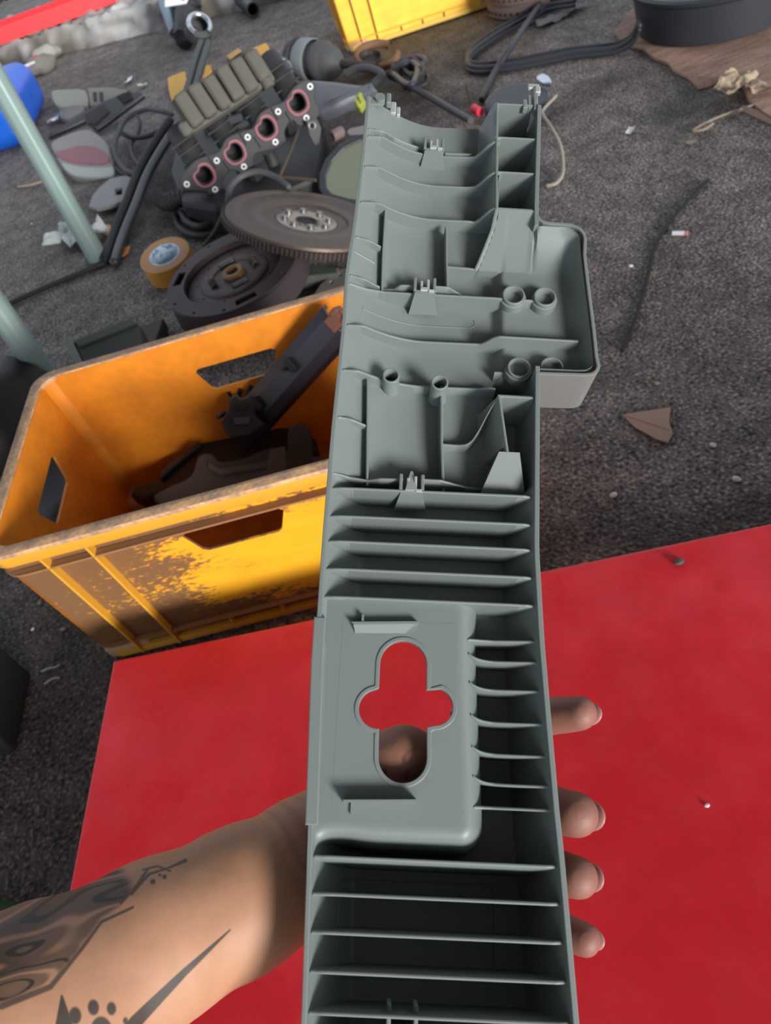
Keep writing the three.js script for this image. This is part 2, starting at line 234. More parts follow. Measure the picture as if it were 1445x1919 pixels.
function H(u, v) {
  const l = uL(v), r = uBody(v), t = u - l, q = r - u;
  const up = ss(126, 131, v);
  const fl1 = 1 - (1 - clamp(t / 15)) ** 1.45, fl2 = 1 - (1 - clamp(t / 38)) ** 1.9, fl = lerp(fl1, fl2, up);
  const D = lerp(lerp(30, 18.5, ss(-20, 100, v)), lerp(18, u > 67 ? 27 : 18, up), up);
  const rw = lerp(10.5, 4.5, up), fr = 1 - (1 - clamp(q / rw)) ** lerp(1.12, 1.7, up);
  let w = -D * Math.min(fl, fr);
  // long channel beside the clip
  // raised plate
  if (v < 76) { const du = Math.max(0, (u - lerp(51.5, 48, ss(-14, 70, v))) / 11), dv = Math.max(0, (-6.5 - v) / lerp(8.5, 12, ss(0, 22, u))), d = Math.hypot(du, dv); if (d < 1) w = Math.max(w, lerp(w, -3, Math.pow(1 - Math.pow(d, 3), 0.62)) - 0.9 * (1 - ss(0.8, 2.2, t))); if (d < 1 && t < 1) w = Math.max(w, -2); }
  // the wall that curves up to the ridge beside the cells
  if (v > 273.4 && u > 56 && u < 68.4) w = Math.max(w, lerp(-18, -0.4, ss(59.5, 67, u)));
  if (v > 144.5 && v < 170.6 && u > 56) { const ru = lerp(70.2, 66.9, (v - 143) / 27.5); if (u < ru + 0.8) w = Math.max(w, lerp(-18, -0.6, ss(ru - 8, ru - 0.3, u))); }
  // pocket with the sloping end and the ramp beside it
  const ub = pw(v, [[244, 57], [246, 57.4], [250, 58.6], [256, 61], [264, 64], [273.6, 66]]);
  if (v >= 183 && v <= 273.6 && u > (v > 245.8 ? ub : 65)) {
    const g = lerp(-18, -12.5, ss(66.5, 71.5, u)), ve = lerp(273.4, 264.4, ss(84.2, 87, u)), vs = lerp(246, 243, ss(82, 88, u)), k = clamp((v - vs) / (ve - vs));
    let f = g; if (k > 0) f = lerp(g, 0, u < 85 ? lerp(k, k * k, 0.15) : k ** 1.9);
    if (u < 66 + 0.01) f = g;
    const ur = uR(v); if (inPocket(v)) { const k2 = clamp((ur - u) / 6); f = Math.max(f, lerp(0, f, 1 - (1 - k2) ** 2)); }
    if (u > 85.5) f = Math.max(f, lerp(-12.5, 0, 1 - ss(184.8, 188.2, v)));
    else if (v < 188) f = lerp(H0(u, v, l, r, D), f, ss(183.5, 188, v));
    w = v > 245.8 ? lerp(w, lerp(f, lerp(0, -13, clamp((273.4 - v) / 27)), u < 72 ? 1 : 0), ss(ub, ub + 1.6, u)) : f;
  }
  return w;
}
function H0(u, v, l, r, D) { return -D * Math.min(1 - (1 - clamp((u - l) / 38)) ** 1.9, 1 - (1 - clamp((r - u) / 4.5)) ** 1.7); }
{
  const vs = []; for (let v = -108; v <= 343.001; v += ((v > 180 && v < 191) || (v > 243 && v < 277) || (v > 124 && v < 133) || (v > 70 && v < 79) ? 0.5 : 1.25)) vs.push(v); vs.push(343);
  const NU = 104, pos = [], idx = [], n = NU + 1;
  const uAt = (i, v) => { const l = uL(v), r = uR(v), m = uBody(v) - 1.2; return i <= 78 ? lerp(l, m - 4, i / 78) : i <= 84 ? lerp(m - 4, m, (i - 78) / 6) : lerp(m, r, (i - 84) / (NU - 84)); };
  for (let side = 0; side < 2; side++) for (const v of vs) for (let i = 0; i <= NU; i++) { const u = uAt(i, v); pos.push(u, v, H(u, v) - (side ? 2.2 : 0)); }
  const S = vs.length * n, inCut = (u, v) => u > 6 && u < 49.5 && v > 3 && v < 66;
  for (let j = 0; j < vs.length - 1; j++) for (let i = 0; i < NU; i++) {
    const u = uAt(i + 0.5, (vs[j] + vs[j + 1]) / 2), v = (vs[j] + vs[j + 1]) / 2; if (inCut(u, v) && u < 48) continue;
    const a = j * n + i, b = a + 1, c = a + n, d = c + 1; idx.push(a, b, d, a, d, c, S + a, S + d, S + b, S + a, S + c, S + d);
  }
  const quad = (a, b, c, d) => idx.push(a, b, c, a, c, d);
  for (let j = 0; j < vs.length - 1; j++) { const a = j * n, b = a + n; quad(b, a, S + a, S + b); const c = a + NU, d = b + NU; quad(c, d, S + d, S + c); }
  for (let i = 0; i < NU; i++) { quad(i, i + 1, S + i + 1, S + i); const a = (vs.length - 1) * n + i; quad(a + 1, a, S + a, S + a + 1); }
  const g = new THREE.BufferGeometry(); g.setAttribute('position', new THREE.Float32BufferAttribute(pos, 3)); g.setIndex(idx); g.computeVertexNormals();
  pAdd('shell', toCreasedNormals(g, R(40)));
}
// rim beads and outer walls
function wallStrip(path, wt, wb, th) { // thick upright wall along a path of [u, v]
  const off = path.map((p, i) => { const a = path[Math.max(0, i - 1)], b = path[Math.min(path.length - 1, i + 1)], dx = b[0] - a[0], dy = b[1] - a[1], L = Math.hypot(dx, dy) || 1; return [p[0] + dy / L * th, p[1] - dx / L * th]; });
  const g = extr(shapeOf([...path, ...off.reverse()]), wt - wb, 0.35, 2); return g.translate(0, 0, wb);
}
{
  const seq = (a, b, s) => { const l = []; for (let v = a; s > 0 ? v <= b : v >= b; v += s) l.push(v); return l; };
  const left = seq(343, -108, -8).map((v) => [uL(v) + 0.2, v]);
  pAdd('rim', wallStrip(left.reverse().map(([u, v]) => [u - 1.6, v]), 0.3, -5, 1.8));
  pAdd('rim', [wallStrip(seq(-108, 186, 6).map((v) => [uBody(v) - 0.2, v]), 0.4, -9, 2.1), wallStrip(seq(264, 343, 6).map((v) => [uBody(v) - 0.2, v]), 0.4, -9, 2.1)]);
  const out = [[83.6, 183], [88, 183], [104, 183.2], ...ring(106.2, 188, 4.6, 7, -Math.PI / 2, -0.1), ...seq(192, 254, 8).map((v) => [uR(v) + 0.8, v]), ...ring(uR(256) - 5.4, 257.5, 7.2, 7, 0.05, Math.PI / 2), [92, 265], [89, 265.6], [86.6, 267.4], [85.4, 270]];
  pAdd('pocket_wall', wallStrip(out, 0.5, -30, 1.6));
}
// cross ribs: polyline of [u, top]; the foot follows the shell
function crossRib(v, top, t = 1.5, hook = null, minH = 0.25, slant = 0) {
  const u0 = top[0][0], u1 = top[top.length - 1][0], N = Math.max(6, Math.round((u1 - u0) * 1.1)), P = [], I = [];
  for (let i = 0; i <= N; i++) { const u = lerp(u0, u1, i / N), vv = v + (hook ? hook(u) : 0), b = H(u, vv) - 1.2, tp = Math.max(b + minH, pw(u, top)); const k = slant * (tp - b); P.push(u, vv - t * 0.62 - k, b, u, vv - t * 0.36, tp - 0.25, u, vv - t * 0.15, tp, u, vv + t * 0.15, tp, u, vv + t * 0.36, tp - 0.25, u, vv + t * 0.62 - k, b); }
  for (let i = 0; i < N; i++) for (let k = 0; k < 5; k++) { const a = i * 6 + k, b = a + 1, c = a + 6, d = c + 1; I.push(a, c, d, a, d, b); }
  for (const [o, f] of [[0, 1], [N * 6, 0]]) for (let k = 1; k < 5; k++) f ? I.push(o, o + k, o + k + 1) : I.push(o, o + k + 1, o + k);
  const g = new THREE.BufferGeometry(); g.setAttribute('position', new THREE.Float32BufferAttribute(P, 3)); g.setIndex(I); return toCreasedNormals(g, R(50));
}
function longRib(pts, t = 1.5) { // polyline of [u, v, top]
  const P = [], I = []; const l = []; for (let i = 0; i < pts.length - 1; i++) for (let k = 0; k < 8; k++) l.push(pts[i].map((x, j) => lerp(x, pts[i + 1][j], k / 8))); l.push(pts[pts.length - 1]);
  for (const [u, v, tp] of l) { const b = Math.min(H(u, v), H(u - 1.6, v), tp) - 1.4; P.push(u - t * 0.62, v, b, u - t * 0.36, v, tp - 0.25, u - t * 0.15, v, tp, u + t * 0.15, v, tp, u + t * 0.36, v, tp - 0.25, u + t * 0.62, v, b); }
  const N = l.length - 1; for (let i = 0; i < N; i++) for (let k = 0; k < 5; k++) { const a = i * 6 + k, b = a + 1, c = a + 6, d = c + 1; I.push(a, b, d, a, d, c); }
  for (const [o, f] of [[0, 1], [N * 6, 0]]) for (let k = 1; k < 5; k++) f ? I.push(o, o + k + 1, o + k) : I.push(o, o + k, o + k + 1);
  const g = new THREE.BufferGeometry(); g.setAttribute('position', new THREE.Float32BufferAttribute(P, 3)); g.setIndex(I); if (pts[0][1] > pts[pts.length - 1][1]) { for (let i = 0; i < I.length; i += 3) [I[i], I[i + 1]] = [I[i + 1], I[i]]; g.setIndex(I); } return toCreasedNormals(g, R(50));
}
// ribs of the plain lower half
for (const v of [123.2, 110.6, 99.6, 87.8, 76.2, -18.7, -30.7, -42.7, -54.6, -66.7, -79, -91]) { const l = uL(v), r = uBody(v); pAdd('rib', crossRib(v, [[l + 1, -1.6], [l + 5, -0.7], [r - 4, -0.7], [r - 0.6, -2]], 1.5, null, 0.25, v < -20 ? 0.09 : v < 0 ? 0.17 : 0)); }
// short ribs beside the raised plate
for (const v of [62.2, 53.9, 42.8, 30.5, 18.8, 8.2, 0]) pAdd('rib', crossRib(v, [[lerp(56.5, 54, v / 62), -4.4], [60, -5.4], [64, -5.8], [uBody(v) - 6, -3.6], [uBody(v) - 0.8, -2.6]], 1.4, (u) => v > 60 || v < 1 ? 0 : 2.8 * Math.exp(-(u - lerp(56.5, 54, v / 62)) / 3)));
// curved ribs of the upper half
const gut = (v, h, a, b) => { const l = uL(v), q = []; for (let u = a; u < b; u += 2) q.push([u, Math.min(-0.4, H(u, v) + h * ss(l - 1, l + 9, u))]); return q; };
const climb = (v, h) => [...gut(v, h, uL(v) + 1, 55), [57, -11], [59.5, -8.2], [61.5, -5], [63.4, -2.2], [65.4, -0.7], [68, -0.4]];
for (const [v, h] of [[316.6, 6.5], [296.8, 6.5], [274.4, 7.5]]) pAdd('rib', crossRib(v, climb(v, h), 1.6));
pAdd('rib', crossRib(321.4, [...gut(321.4, 5.5, uL(321) + 1, 30)], 1.4)); pAdd('rib', crossRib(321.0, gut(321, 4.5, 42, 58), 1.4));
pAdd('rib', crossRib(342.3, [[67.5, -0.3], [86, -0.3]], 1.6)); for (const v of [319.6, 297, 274.2]) pAdd('rib', crossRib(v, [[66.5, -0.3], [uBody(v) - 0.6, -0.6]], 1.6));
pAdd('rib', longRib([[67.6, 343, -0.3], [67.2, 320, -0.3], [66.6, 274, -0.3]], 1.7));
pAdd('rib', longRib([[12.4, 275, -4.5], [12.2, 250, -6], [12.6, 227, -7.5]], 1.5)); pAdd('rib', longRib([[43, 270, -10], [43.4, 250, -10.2], [44.2, 227, -9.5]], 1.5));
for (const [v, b] of [[253.5, 12], [245.5, 9], [231.2, 12.4]]) pAdd('rib', crossRib(v, gut(v, b < 10 ? 1.2 : 4.6, uL(v) + 1, b), 1.5, (u) => -1.6 * clamp((u - uL(v)) / 14)));
pAdd('rib', crossRib(246.6, [[44, -11], [54, -11.6], [59, -12.4]], 1.8));
pAdd('rib', longRib([[66.8, 273.4, 0], [65, 264, -3.7], [62, 256, -7.5], [59.6, 250, -10.4], [57.8, 246, -12.2]], 2.4));
// double rib with the middle clip
pAdd('rib', crossRib(230.4, [[12.4, -9.5], [18, -9], [21, -5.6], [28.4, -5.2]], 1.4)); pAdd('rib', crossRib(230.4, [[37.2, -5.2], [44, -5.4], [51, -11], [56, -16]], 1.4));
pAdd('rib', crossRib(226.6, [[uL(225) + 1, -0.6], [5, -4.2], [14, -6.2], [66, -7], [70.2, -7.2]], 1.6)); pAdd('rib', crossRib(226.6, [[80.4, -7.4], [85, -7.6]], 1.6));
// rib across gutter and pocket, rib with the two tall bosses
pAdd('rib', crossRib(203.6, [...gut(203.6, 6.4, uL(203) + 1, 60), [62, -9.4], [65, -6], [68, -4.4], [104.6, -5.2]], 1.6));
pAdd('rib', crossRib(180, [...gut(180, 5.8, uL(180) + 1, 60), [64, -10.6], [67, -11.2]], 1.6));
for (const [a, b] of [[66.5, 72.2], [82.2, 87.2], [97.4, 104]]) pAdd('rib', crossRib(188.5, [[a, -11], [b, -10.8]], 1.4));
// second frame of long ribs and the triangular cell
pAdd('rib', longRib([[8.4, 178, -4.8], [9.6, 150, -6], [10.6, 127, -6]], 1.5)); pAdd('rib', longRib([[42, 178, -7.5], [42.6, 150, -9], [43.8, 127, -10]], 1.7));
pAdd('rib', crossRib(156.5, gut(156.5, 4.2, uL(156) + 1, 9.5), 1.5, (u) => -1.2 * clamp(u / 10)));
pAdd('rib', crossRib(151, [[42.6, -12], [50, -12.6], [56, -11], [60, -7.5], [63, -4.5], [66.6, -0.8]], 1.6, (u) => u > 50 ? 18.5 * ss(52, 67.5, u) ** 1.3 : 0));
pAdd('rib', longRib([[66.9, 170.5, -0.4], [70.2, 143, -0.4]], 1.8)); pAdd('rib', crossRib(170.4, [[66.4, -0.4], [uBody(170) - 0.6, -0.8]], 1.8));
// double rib with the lower clip
pAdd('rib', crossRib(130, [[uL(130) + 1, -0.8], [3, -4.4], [11, -5.6], [16, -3.2], [26, -2.6]], 1.4, (u) => -0.8 * clamp(u / 10))); pAdd('rib', crossRib(129.6, [[34, -2.8], [42, -3], [48, -6.5], [54, -9.5], [61, -11]], 1.4));
// solid from eight corners (four at the bottom, four at the top, counter-clockwise seen from the open side)
function hexa(b, t) { const p = [...b, ...t], g = new THREE.BufferGeometry(); g.setAttribute('position', new THREE.Float32BufferAttribute(p.flat(), 3)); g.setIndex([0, 2, 1, 0, 3, 2, 4, 5, 6, 4, 6, 7, 0, 1, 5, 0, 5, 4, 1, 2, 6, 1, 6, 5, 2, 3, 7, 2, 7, 6, 3, 0, 4, 3, 4, 7]); return toCreasedNormals(g, R(10)); }
pAdd('gusset', hexa([[59.5, 126, -20], [79.5, 126, -20], [77, 143.6, -20], [65, 143.6, -20]], [[59.5, 126.4, -9], [79, 126.4, -9], [75.5, 143.2, -0.6], [66.6, 143.2, -0.6]]));
// clips: two prongs, a wedge below and the bright catch between them
function clip(u, v, w, k = 1, shiny = true) {
  const g = [hexa([[u - 7, v - 4.6, w - 13], [u + 7, v - 4.6, w - 13], [u + 4.6, v, w - 13], [u - 4.6, v, w - 13]], [[u - 4.6, v - 1.6, w - 0.2], [u + 4.6, v - 1.6, w - 0.2], [u + 4.4, v, w], [u - 4.4, v, w]])];
  for (const s of [-1, 1]) g.push(bx(1.5, 7.5, 9, u + s * 4.6, v + 3.4, w - 4.2, 0.4));
  pAdd('clip_seat', g);
  if (shiny) pAdd('clip', [bx(4.4, 2.2, 7, u, v + 0.4, w - 2.6, 0.6), bx(1.3, 5, 4, u - 1.5, v + 3, w - 2, 0.4), bx(1.3, 5.6, 4, u + 1.6, v + 3.4, w - 1.6, 0.4), bx(2.6, 1.4, 4, u + 3, v - 0.6, w - 0.8, 0.4)], M.clip);
}
clip(35.6, 317.6, -7.6); clip(32.8, 226.4, -3.4); clip(29.6, 124, -1.2); clip(32.4, -71, -5, 1, false);
pAdd('clip', [hexa([[26.6, 123, -3], [32.4, 123, -3], [30.6, 133, -8], [28.4, 133, -8]], [[27, 123.4, 0.2], [32, 123.4, 0.2], [30, 133.2, -3], [29, 133.2, -3]])], M.clip);
// bosses
function boss(u, v, w, ro, ri, h, fl = 4.6) { return latheHard([[ro + 0.5, -h], [ro, -h + 1], [ro, -0.4], [ro - 0.3, 0], [ri + 0.25, 0], [ri, -0.4], [ri - 0.2, -fl + 0.3], [0, -fl]], 32).rotateX(Math.PI / 2).translate(u, v, w); }
for (const [u, v] of [[75.3, 228.2], [90.2, 228], [77.2, 189], [92.3, 190]]) pAdd('boss', [boss(u, v, v > 200 ? -6 : -6.5, 5.4, 4.3, 7), latheHard([[6.2, -7], [6.2, -2.4], [5.3, -2]], 32).rotateX(Math.PI / 2).translate(u, v, -6)]);
for (const [u, v] of [[18.8, 179.4], [40.7, 177]]) pAdd('boss', boss(u, v, -2.4, 3.9, 2.9, 15, 9));
// end fittings at the far end
pAdd('locating_tab', [cyl(2.6, 2.6, 4, 20).rotateX(Math.PI / 2).translate(6.6, 342, -1), bx(6, 5, 2.4, 4, 341, -2, 0.6), bx(2.6, 7, 4, 11, 345, -4, 0.8)]);
pAdd('locating_tab', [bx(2.6, 16, 5, 87.8, 348, -3, 0.8), bx(1.4, 9, 4, 84.6, 346, -3, 0.5), bx(2.2, 6, 4, 82, 343, -2, 0.5)]);
pAdd('clip', [bx(6, 3.4, 2.4, 87, 356.5, -2, 0.8), bx(3, 4.6, 3, 89, 353.5, -1.5, 0.7)], M.clip);
pAdd('clip', [bx(3.2, 8, 2.6, 13.5, 345.6, -9.6, 0.8), bx(2.2, 6, 2.6, 16.3, 344.4, -10.6, 0.8)], M.clip);
// raised plate with its clover shaped opening
{
  const arc = (cx, cy, r, a0, a1, n = 16) => ring(cx, cy, r, n, R(a0), R(a1));
  const clover = (o) => [...arc(28.7, 51, 9.1 + o, 180, 0, 18), [37.9 + o, 41.4 + o * 0.6], ...arc(41.2, 35.4, 7 + o, 72, -90, 14), [38.4 + o, 27.6 - o], ...arc(29.6, 16.4, 9.1 + o, 0, -180, 18), [20.3 - o, 26.4 - o], ...arc(19.4, 33.6, 7.2 + o, 268, 100, 14), [19.6 - o, 41.4 + o * 0.6]];
  const g = extr(shapeOf([[4, -1], [49.6, -1], [49.6, 68], [4, 68]], [clover(0).reverse()]), 2.2, 0.0); g.translate(0, 0, -5.15); const plate = pAdd('plate', g);
  pAdd('opening_lip', extr(shapeOf(clover(1.7), [clover(0).reverse()]), 1.6, 0.3, 2).translate(0, 0, -4.1), M.panel, null, plate);
  // two thin tabs
  const tabG = (a, b, wd, up) => { const g = hexa([[a[0], a[1] - wd, -3.4], [b[0], b[1] - wd, -3.4], [b[0] + 0.6, b[1] + 0.4, -3.4], [a[0] - 0.6, a[1] + 0.4, -3.4]], [[a[0] + 0.6, a[1] - 0.9, up], [b[0], b[1] - 0.9, up], [b[0] + 0.6, b[1], up], [a[0] - 0.6, a[1], up]]); return g; };
  pAdd('tab', [tabG([8, 66.2], [33.4, 67.6], 1.6, 0.4), hexa([[9, 62.4, -3.2], [29, 63.2, -3.2], [33, 67, -3.2], [8.2, 66, -3.2]], [[9.2, 62.4, -2.6], [29, 63.2, -2.6], [33, 67, 0], [8.2, 66, 0]]), bx(0.9, 2.6, 3.6, 12, 68, -1.6)], M.panel, null, plate);
  pAdd('tab', [hexa([[8.4, -0.4, -3.4], [35, 0.8, -3.4], [35, 2, -3.4], [8.4, 0.9, -3.4]], [[8.4, -0.2, 3.2], [35, 1, 3.2], [35, 1.8, 3.2], [8.4, 0.6, 3.2]]), bx(0.9, 4.4, 1.4, 11.6, -2, -2.6)], M.panel, null, plate);
}
// flange along the left edge, groove outline on the floor of the lower end
{
  const q = []; for (let v = -8.5; v <= 68; v += 4) q.push([uL(v) + 2.2, v]);
  pAdd('flange', extr(shapeOf([...q, ...q.map(([u, v]) => [u - 4.7, v]).reverse()]), 2.6, 0.5).translate(0, 0, -1.9));
  const pts = []; for (const [u, v] of [...ring(8 + 3, -31, 3, 5, Math.PI, Math.PI / 2), ...ring(64, -31, 3, 5, Math.PI / 2, 0), ...ring(64, -58, 3, 5, 0, -Math.PI / 2), ...ring(11, -58, 3, 5, -Math.PI / 2, -Math.PI)]) pts.push(V3(u, v, H(u, v) + 0.1));
  const l = []; for (let i = 0; i < pts.length; i++) { const a = pts[i], b = pts[(i + 1) % pts.length], n = Math.max(1, Math.round(a.distanceTo(b) / 3)); for (let k = 0; k < n; k++) { const u = lerp(a.x, b.x, k / n), v = lerp(a.y, b.y, k / n); l.push(V3(u, v, H(u, v) + 0.1)); } }
  pAdd('outline_bead', new THREE.TubeGeometry(new THREE.CatmullRomCurve3(l, true), 260, 0.4, 6, true));
  const m = []; for (let u = 4; u < 57; u += 2) m.push(V3(u, 216.5, H(u, 216.5) + 0.05)); m.push(V3(58, 218, H(58, 218)), V3(58, 221, H(58, 221))); pAdd('outline_bead', tube(m, 0.35, 60, 6));
}
// ---------- the arm and hand that hold the panel ----------
// closed surface of a field (negative inside), by surface nets on blocks that the surface can reach
function isoMesh(f, lo, hi, h, lip = 1) {
  const n = [0, 1, 2].map((k) => Math.ceil((hi[k] - lo[k]) / h) + 1), [nx, ny, nz] = n, F = new Float32Array(nx * ny * nz).fill(1e3), at = (i, j, k) => (k * ny + j) * nx + i, B = 8;
  for (let k = 0; k < nz; k += B) for (let j = 0; j < ny; j += B) for (let i = 0; i < nx; i += B) {
    const c = f(lo[0] + (i + B / 2) * h, lo[1] + (j + B / 2) * h, lo[2] + (k + B / 2) * h), rad = B * h * 0.9 * lip + h * 2;
    for (let kk = k; kk < Math.min(nz, k + B); kk++) for (let jj = j; jj < Math.min(ny, j + B); jj++) for (let ii = i; ii < Math.min(nx, i + B); ii++) F[at(ii, jj, kk)] = Math.abs(c) > rad ? c : f(lo[0] + ii * h, lo[1] + jj * h, lo[2] + kk * h);
  }
  const id = new Int32Array(nx * ny * nz).fill(-1), P = [], I = [];
  for (let k = 0; k < nz - 1; k++) for (let j = 0; j < ny - 1; j++) for (let i = 0; i < nx - 1; i++) {
    let x = 0, y = 0, z = 0, m = 0; const v = (a, b, c) => F[at(i + a, j + b, k + c)];
    let neg = 0; for (let q = 0; q < 8; q++) if (v(q & 1, (q >> 1) & 1, q >> 2) < 0) neg++;
    if (neg === 0 || neg === 8) continue;
    for (let ax = 0; ax < 3; ax++) for (let q = 0; q < 4; q++) { const o = [0, 0, 0], b1 = (ax + 1) % 3, b2 = (ax + 2) % 3; o[b1] = q & 1; o[b2] = q >> 1; const a = v(...o); o[ax] = 1; const b = v(...o); if ((a < 0) !== (b < 0)) { const t = a / (a - b); o[ax] = t; x += o[0]; y += o[1]; z += o[2]; m++; } }
    id[at(i, j, k)] = P.length / 3; P.push(lo[0] + (i + x / m) * h, lo[1] + (j + y / m) * h, lo[2] + (k + z / m) * h);
  }
  const st = [1, nx, nx * ny];
  for (let k = 1; k < nz - 1; k++) for (let j = 1; j < ny - 1; j++) for (let i = 1; i < nx - 1; i++) for (let ax = 0; ax < 3; ax++) {
    const p = at(i, j, k), a = F[p] < 0, b = F[p + st[ax]] < 0; if (a === b) continue;
    const s1 = st[(ax + 1) % 3], s2 = st[(ax + 2) % 3], q = [id[p], id[p - s1], id[p - s1 - s2], id[p - s2]]; if (q.some((w) => w < 0)) continue;
    if (a) I.push(q[0], q[1], q[2], q[0], q[2], q[3]); else I.push(q[0], q[2], q[1], q[0], q[3], q[2]);
  }
  const g = new THREE.BufferGeometry(); g.setAttribute('position', new THREE.Float32BufferAttribute(P, 3)); g.setIndex(I); g.computeVertexNormals(); return g;
}
const smin = (a, b, k) => { const h = Math.max(k - Math.abs(a - b), 0) / k; return Math.min(a, b) - h * h * k * 0.25; };
const capsule = (x, y, z, a, b, ra, rb, sz = 1) => { const dx = b[0] - a[0], dy = b[1] - a[1], dz = (b[2] - a[2]) * sz, px = x - a[0], py = y - a[1], pz = (z - a[2]) * sz, t = clamp((px * dx + py * dy + pz * dz) / (dx * dx + dy * dy + dz * dz)); return Math.hypot(px - dx * t, py - dy * t, pz - dz * t) - lerp(ra, rb, t); };
{
  const ax = [toWorld(PX), toWorld(PY), toWorld(PN)];
  const toP = (px, py, z) => { const q = CP(px, py, z).sub(panelPos).multiplyScalar(1000); return ax.map((a) => q.dot(a)); };
  const A = [[655, 1588, 0.332, 22], [575, 1618, 0.320, 25], [446, 1688, 0.302, 26], [288, 1768, 0.287, 28], [54, 1918, 0.263, 36], [-250, 2095, 0.242, 41]].map(([x, y, z, r]) => [toP(x, y, z), r]);
  const fin = [ // knuckle, two joints, tip: picture height gives v
    { p: [[34, 14, -56], [66, 32, -54], [85, 36.4, -40], [102, 37.6, -22]], r: [11, 9.6, 8.4, 6.8] },
    { p: [[36, -2, -58], [69, 3, -56], [85, 1.6, -40], [98.2, -1, -20]], r: [11.5, 10.4, 10, 8.4] },
    { p: [[34, -17, -57], [67, -19, -55], [85, -21.4, -40], [97.4, -23, -20]], r: [11, 9.8, 9.2, 7.7] },
    { p: [[31, -31, -56], [64, -36, -54], [85, -40.4, -43], [101.6, -45, -29]], r: [10, 8.6, 7.6, 6] },
  ];
  const thumb = { p: [[4, -6, -46], [15, 12, -27], [31, 16.6, -22.5], [50, 11, -26]], r: [13, 13, 13, 11] };
  const chain = (c, x, y, z) => { let d = 1e3; for (let i = 0; i < 3; i++) d = smin(d, capsule(x, y, z, c.p[i], c.p[i + 1], c.r[i], c.r[i + 1]), 2.5); return d; };
  const field = (x, y, z) => {
    let d = 1e3; for (let i = 0; i < A.length - 1; i++) d = smin(d, capsule(x, y, z, A[i][0], A[i + 1][0], A[i][1], A[i + 1][1], lerp(1.3, 1.08, i / 4)), 8);
    const wst = A[0][0];
    d = smin(d, capsule(x, y, z, [wst[0] - 14, wst[1] + 6, wst[2] - 2], [14, 4, -52], 14, 10), 12);
    for (let i = 0; i < 4; i++) d = smin(d, capsule(x, y, z, [wst[0] - 4, wst[1] + 2 - i * 5, wst[2] - 6], fin[i].p[0], 16, fin[i].r[0] + 2), 9);
    d = smin(d, chain(thumb, x, y, z), 8);
    for (const c of fin) d = smin(d, chain(c, x, y, z), 3.5);
    // tendons and skin folds near the wrist
    return d + 0.35 * noise(x * 0.09, y * 0.09, z * 0.09);
  };
  const g = isoMesh(field, [-235, -185, -105], [122, 58, 48], 1.35, 1.35);
  // arm coordinates: s along the arm from the wrist, t across it
  const w0 = A[1][0], e0 = A[4][0], dir = V3(e0[0] - w0[0], e0[1] - w0[1], e0[2] - w0[2]).normalize(), nrm = V3(0, 0, 1), acr = V3().crossVectors(dir, nrm).normalize().negate(); const ST = (x, y, z) => { const q = V3(x - w0[0], y - w0[1], z - w0[2]); return [q.dot(dir), q.dot(acr)]; };
  const surf = (px, py) => { const zc = pw(px, [[-250, 0.205], [60, 0.226], [300, 0.256], [450, 0.275], [575, 0.294]]); return ST(...toP(px, py, zc)); };
  if (surf(300, 1650)[1] < surf(300, 1900)[1]) acr.negate();
  const poly = (l) => l.map(([x, y, r]) => [...surf(x, y), r]);
  const segD = (s, t, l) => { let m = 1e9; for (let i = 0; i < l.length - 1; i++) { const [a, b, ra] = l[i], [c, d, rb] = l[i + 1], dx = c - a, dy = d - b, k = clamp(((s - a) * dx + (t - b) * dy) / (dx * dx + dy * dy)); m = Math.min(m, Math.hypot(s - a - dx * k, t - b - dy * k) - lerp(ra, rb, k)); } return m; };
  const blade = poly([[436, 1742, 0.25], [350, 1822, 1.25], [258, 1916, 2.3], [215, 1965, 2.6]]);
  const dots = [[178, 1889, 1.75], [212, 1891, 1.5], [143, 1905, 1.9], [238, 1914, 0.8], [192, 1936, 3.6]].map(([x, y, r]) => [...surf(x, y), r]);
  const spike = poly([[118, 1868, 0.3], [121, 1925, 2.6]]);
  const lines = [poly([[372, 1592, 0.7], [340, 1606, 0.35], [300, 1618, 0.4], [262, 1660, 0.5]]), poly([[340, 1614, 0.3], [318, 1600, 0.3], [290, 1606, 0.3]]), poly([[262, 1690, 0.4], [200, 1718, 0.45], [160, 1772, 0.6], [96, 1850, 0.8], [0, 1888, 0.9]]), poly([[300, 1604, 0.4], [276, 1640, 0.5], [240, 1680, 0.4]])];
  const spots = [[305, 1636, 0.9], [328, 1627, 0.8], [320, 1622, 0.5]].map(([x, y, r]) => [...surf(x, y), r]);
  const bound = [[268, 1650], [240, 1686], [200, 1712], [165, 1765], [100, 1842], [0, 1884], [-250, 1990]].map(([x, y]) => surf(x, y)).sort((a, b) => a[0] - b[0]);
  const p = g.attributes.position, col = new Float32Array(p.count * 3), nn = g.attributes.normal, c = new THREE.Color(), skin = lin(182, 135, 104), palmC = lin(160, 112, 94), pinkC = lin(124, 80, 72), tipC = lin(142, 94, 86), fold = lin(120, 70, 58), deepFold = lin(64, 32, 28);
  for (let i = 0; i < p.count; i++) {
    const x = p.getX(i), y = p.getY(i), z = p.getZ(i), [s, t] = ST(x, y, z), n1 = fbm(x * 0.03, y * 0.03, z * 0.03, 3), n2 = noise(x * 0.35, y * 0.35, z * 0.35);
    c.copy(skin).lerp(palmC, ss(10, -25, s)).multiplyScalar(1 + 0.16 * n1 + 0.05 * n2);
    if (x > 84) { c.lerp(pinkC, 0.5); c.lerp(tipC, 0.6 * ss(98, 108, x)); }
    if (s < 18 && x < 4) { const k = 0.5 + 0.5 * Math.sin((s + 2.5 * noise(t * 0.08, 3, 1)) * 0.95); c.lerp(fold, 0.32 * k ** 4 * ss(18, 6, s)); }            // creases of the wrist
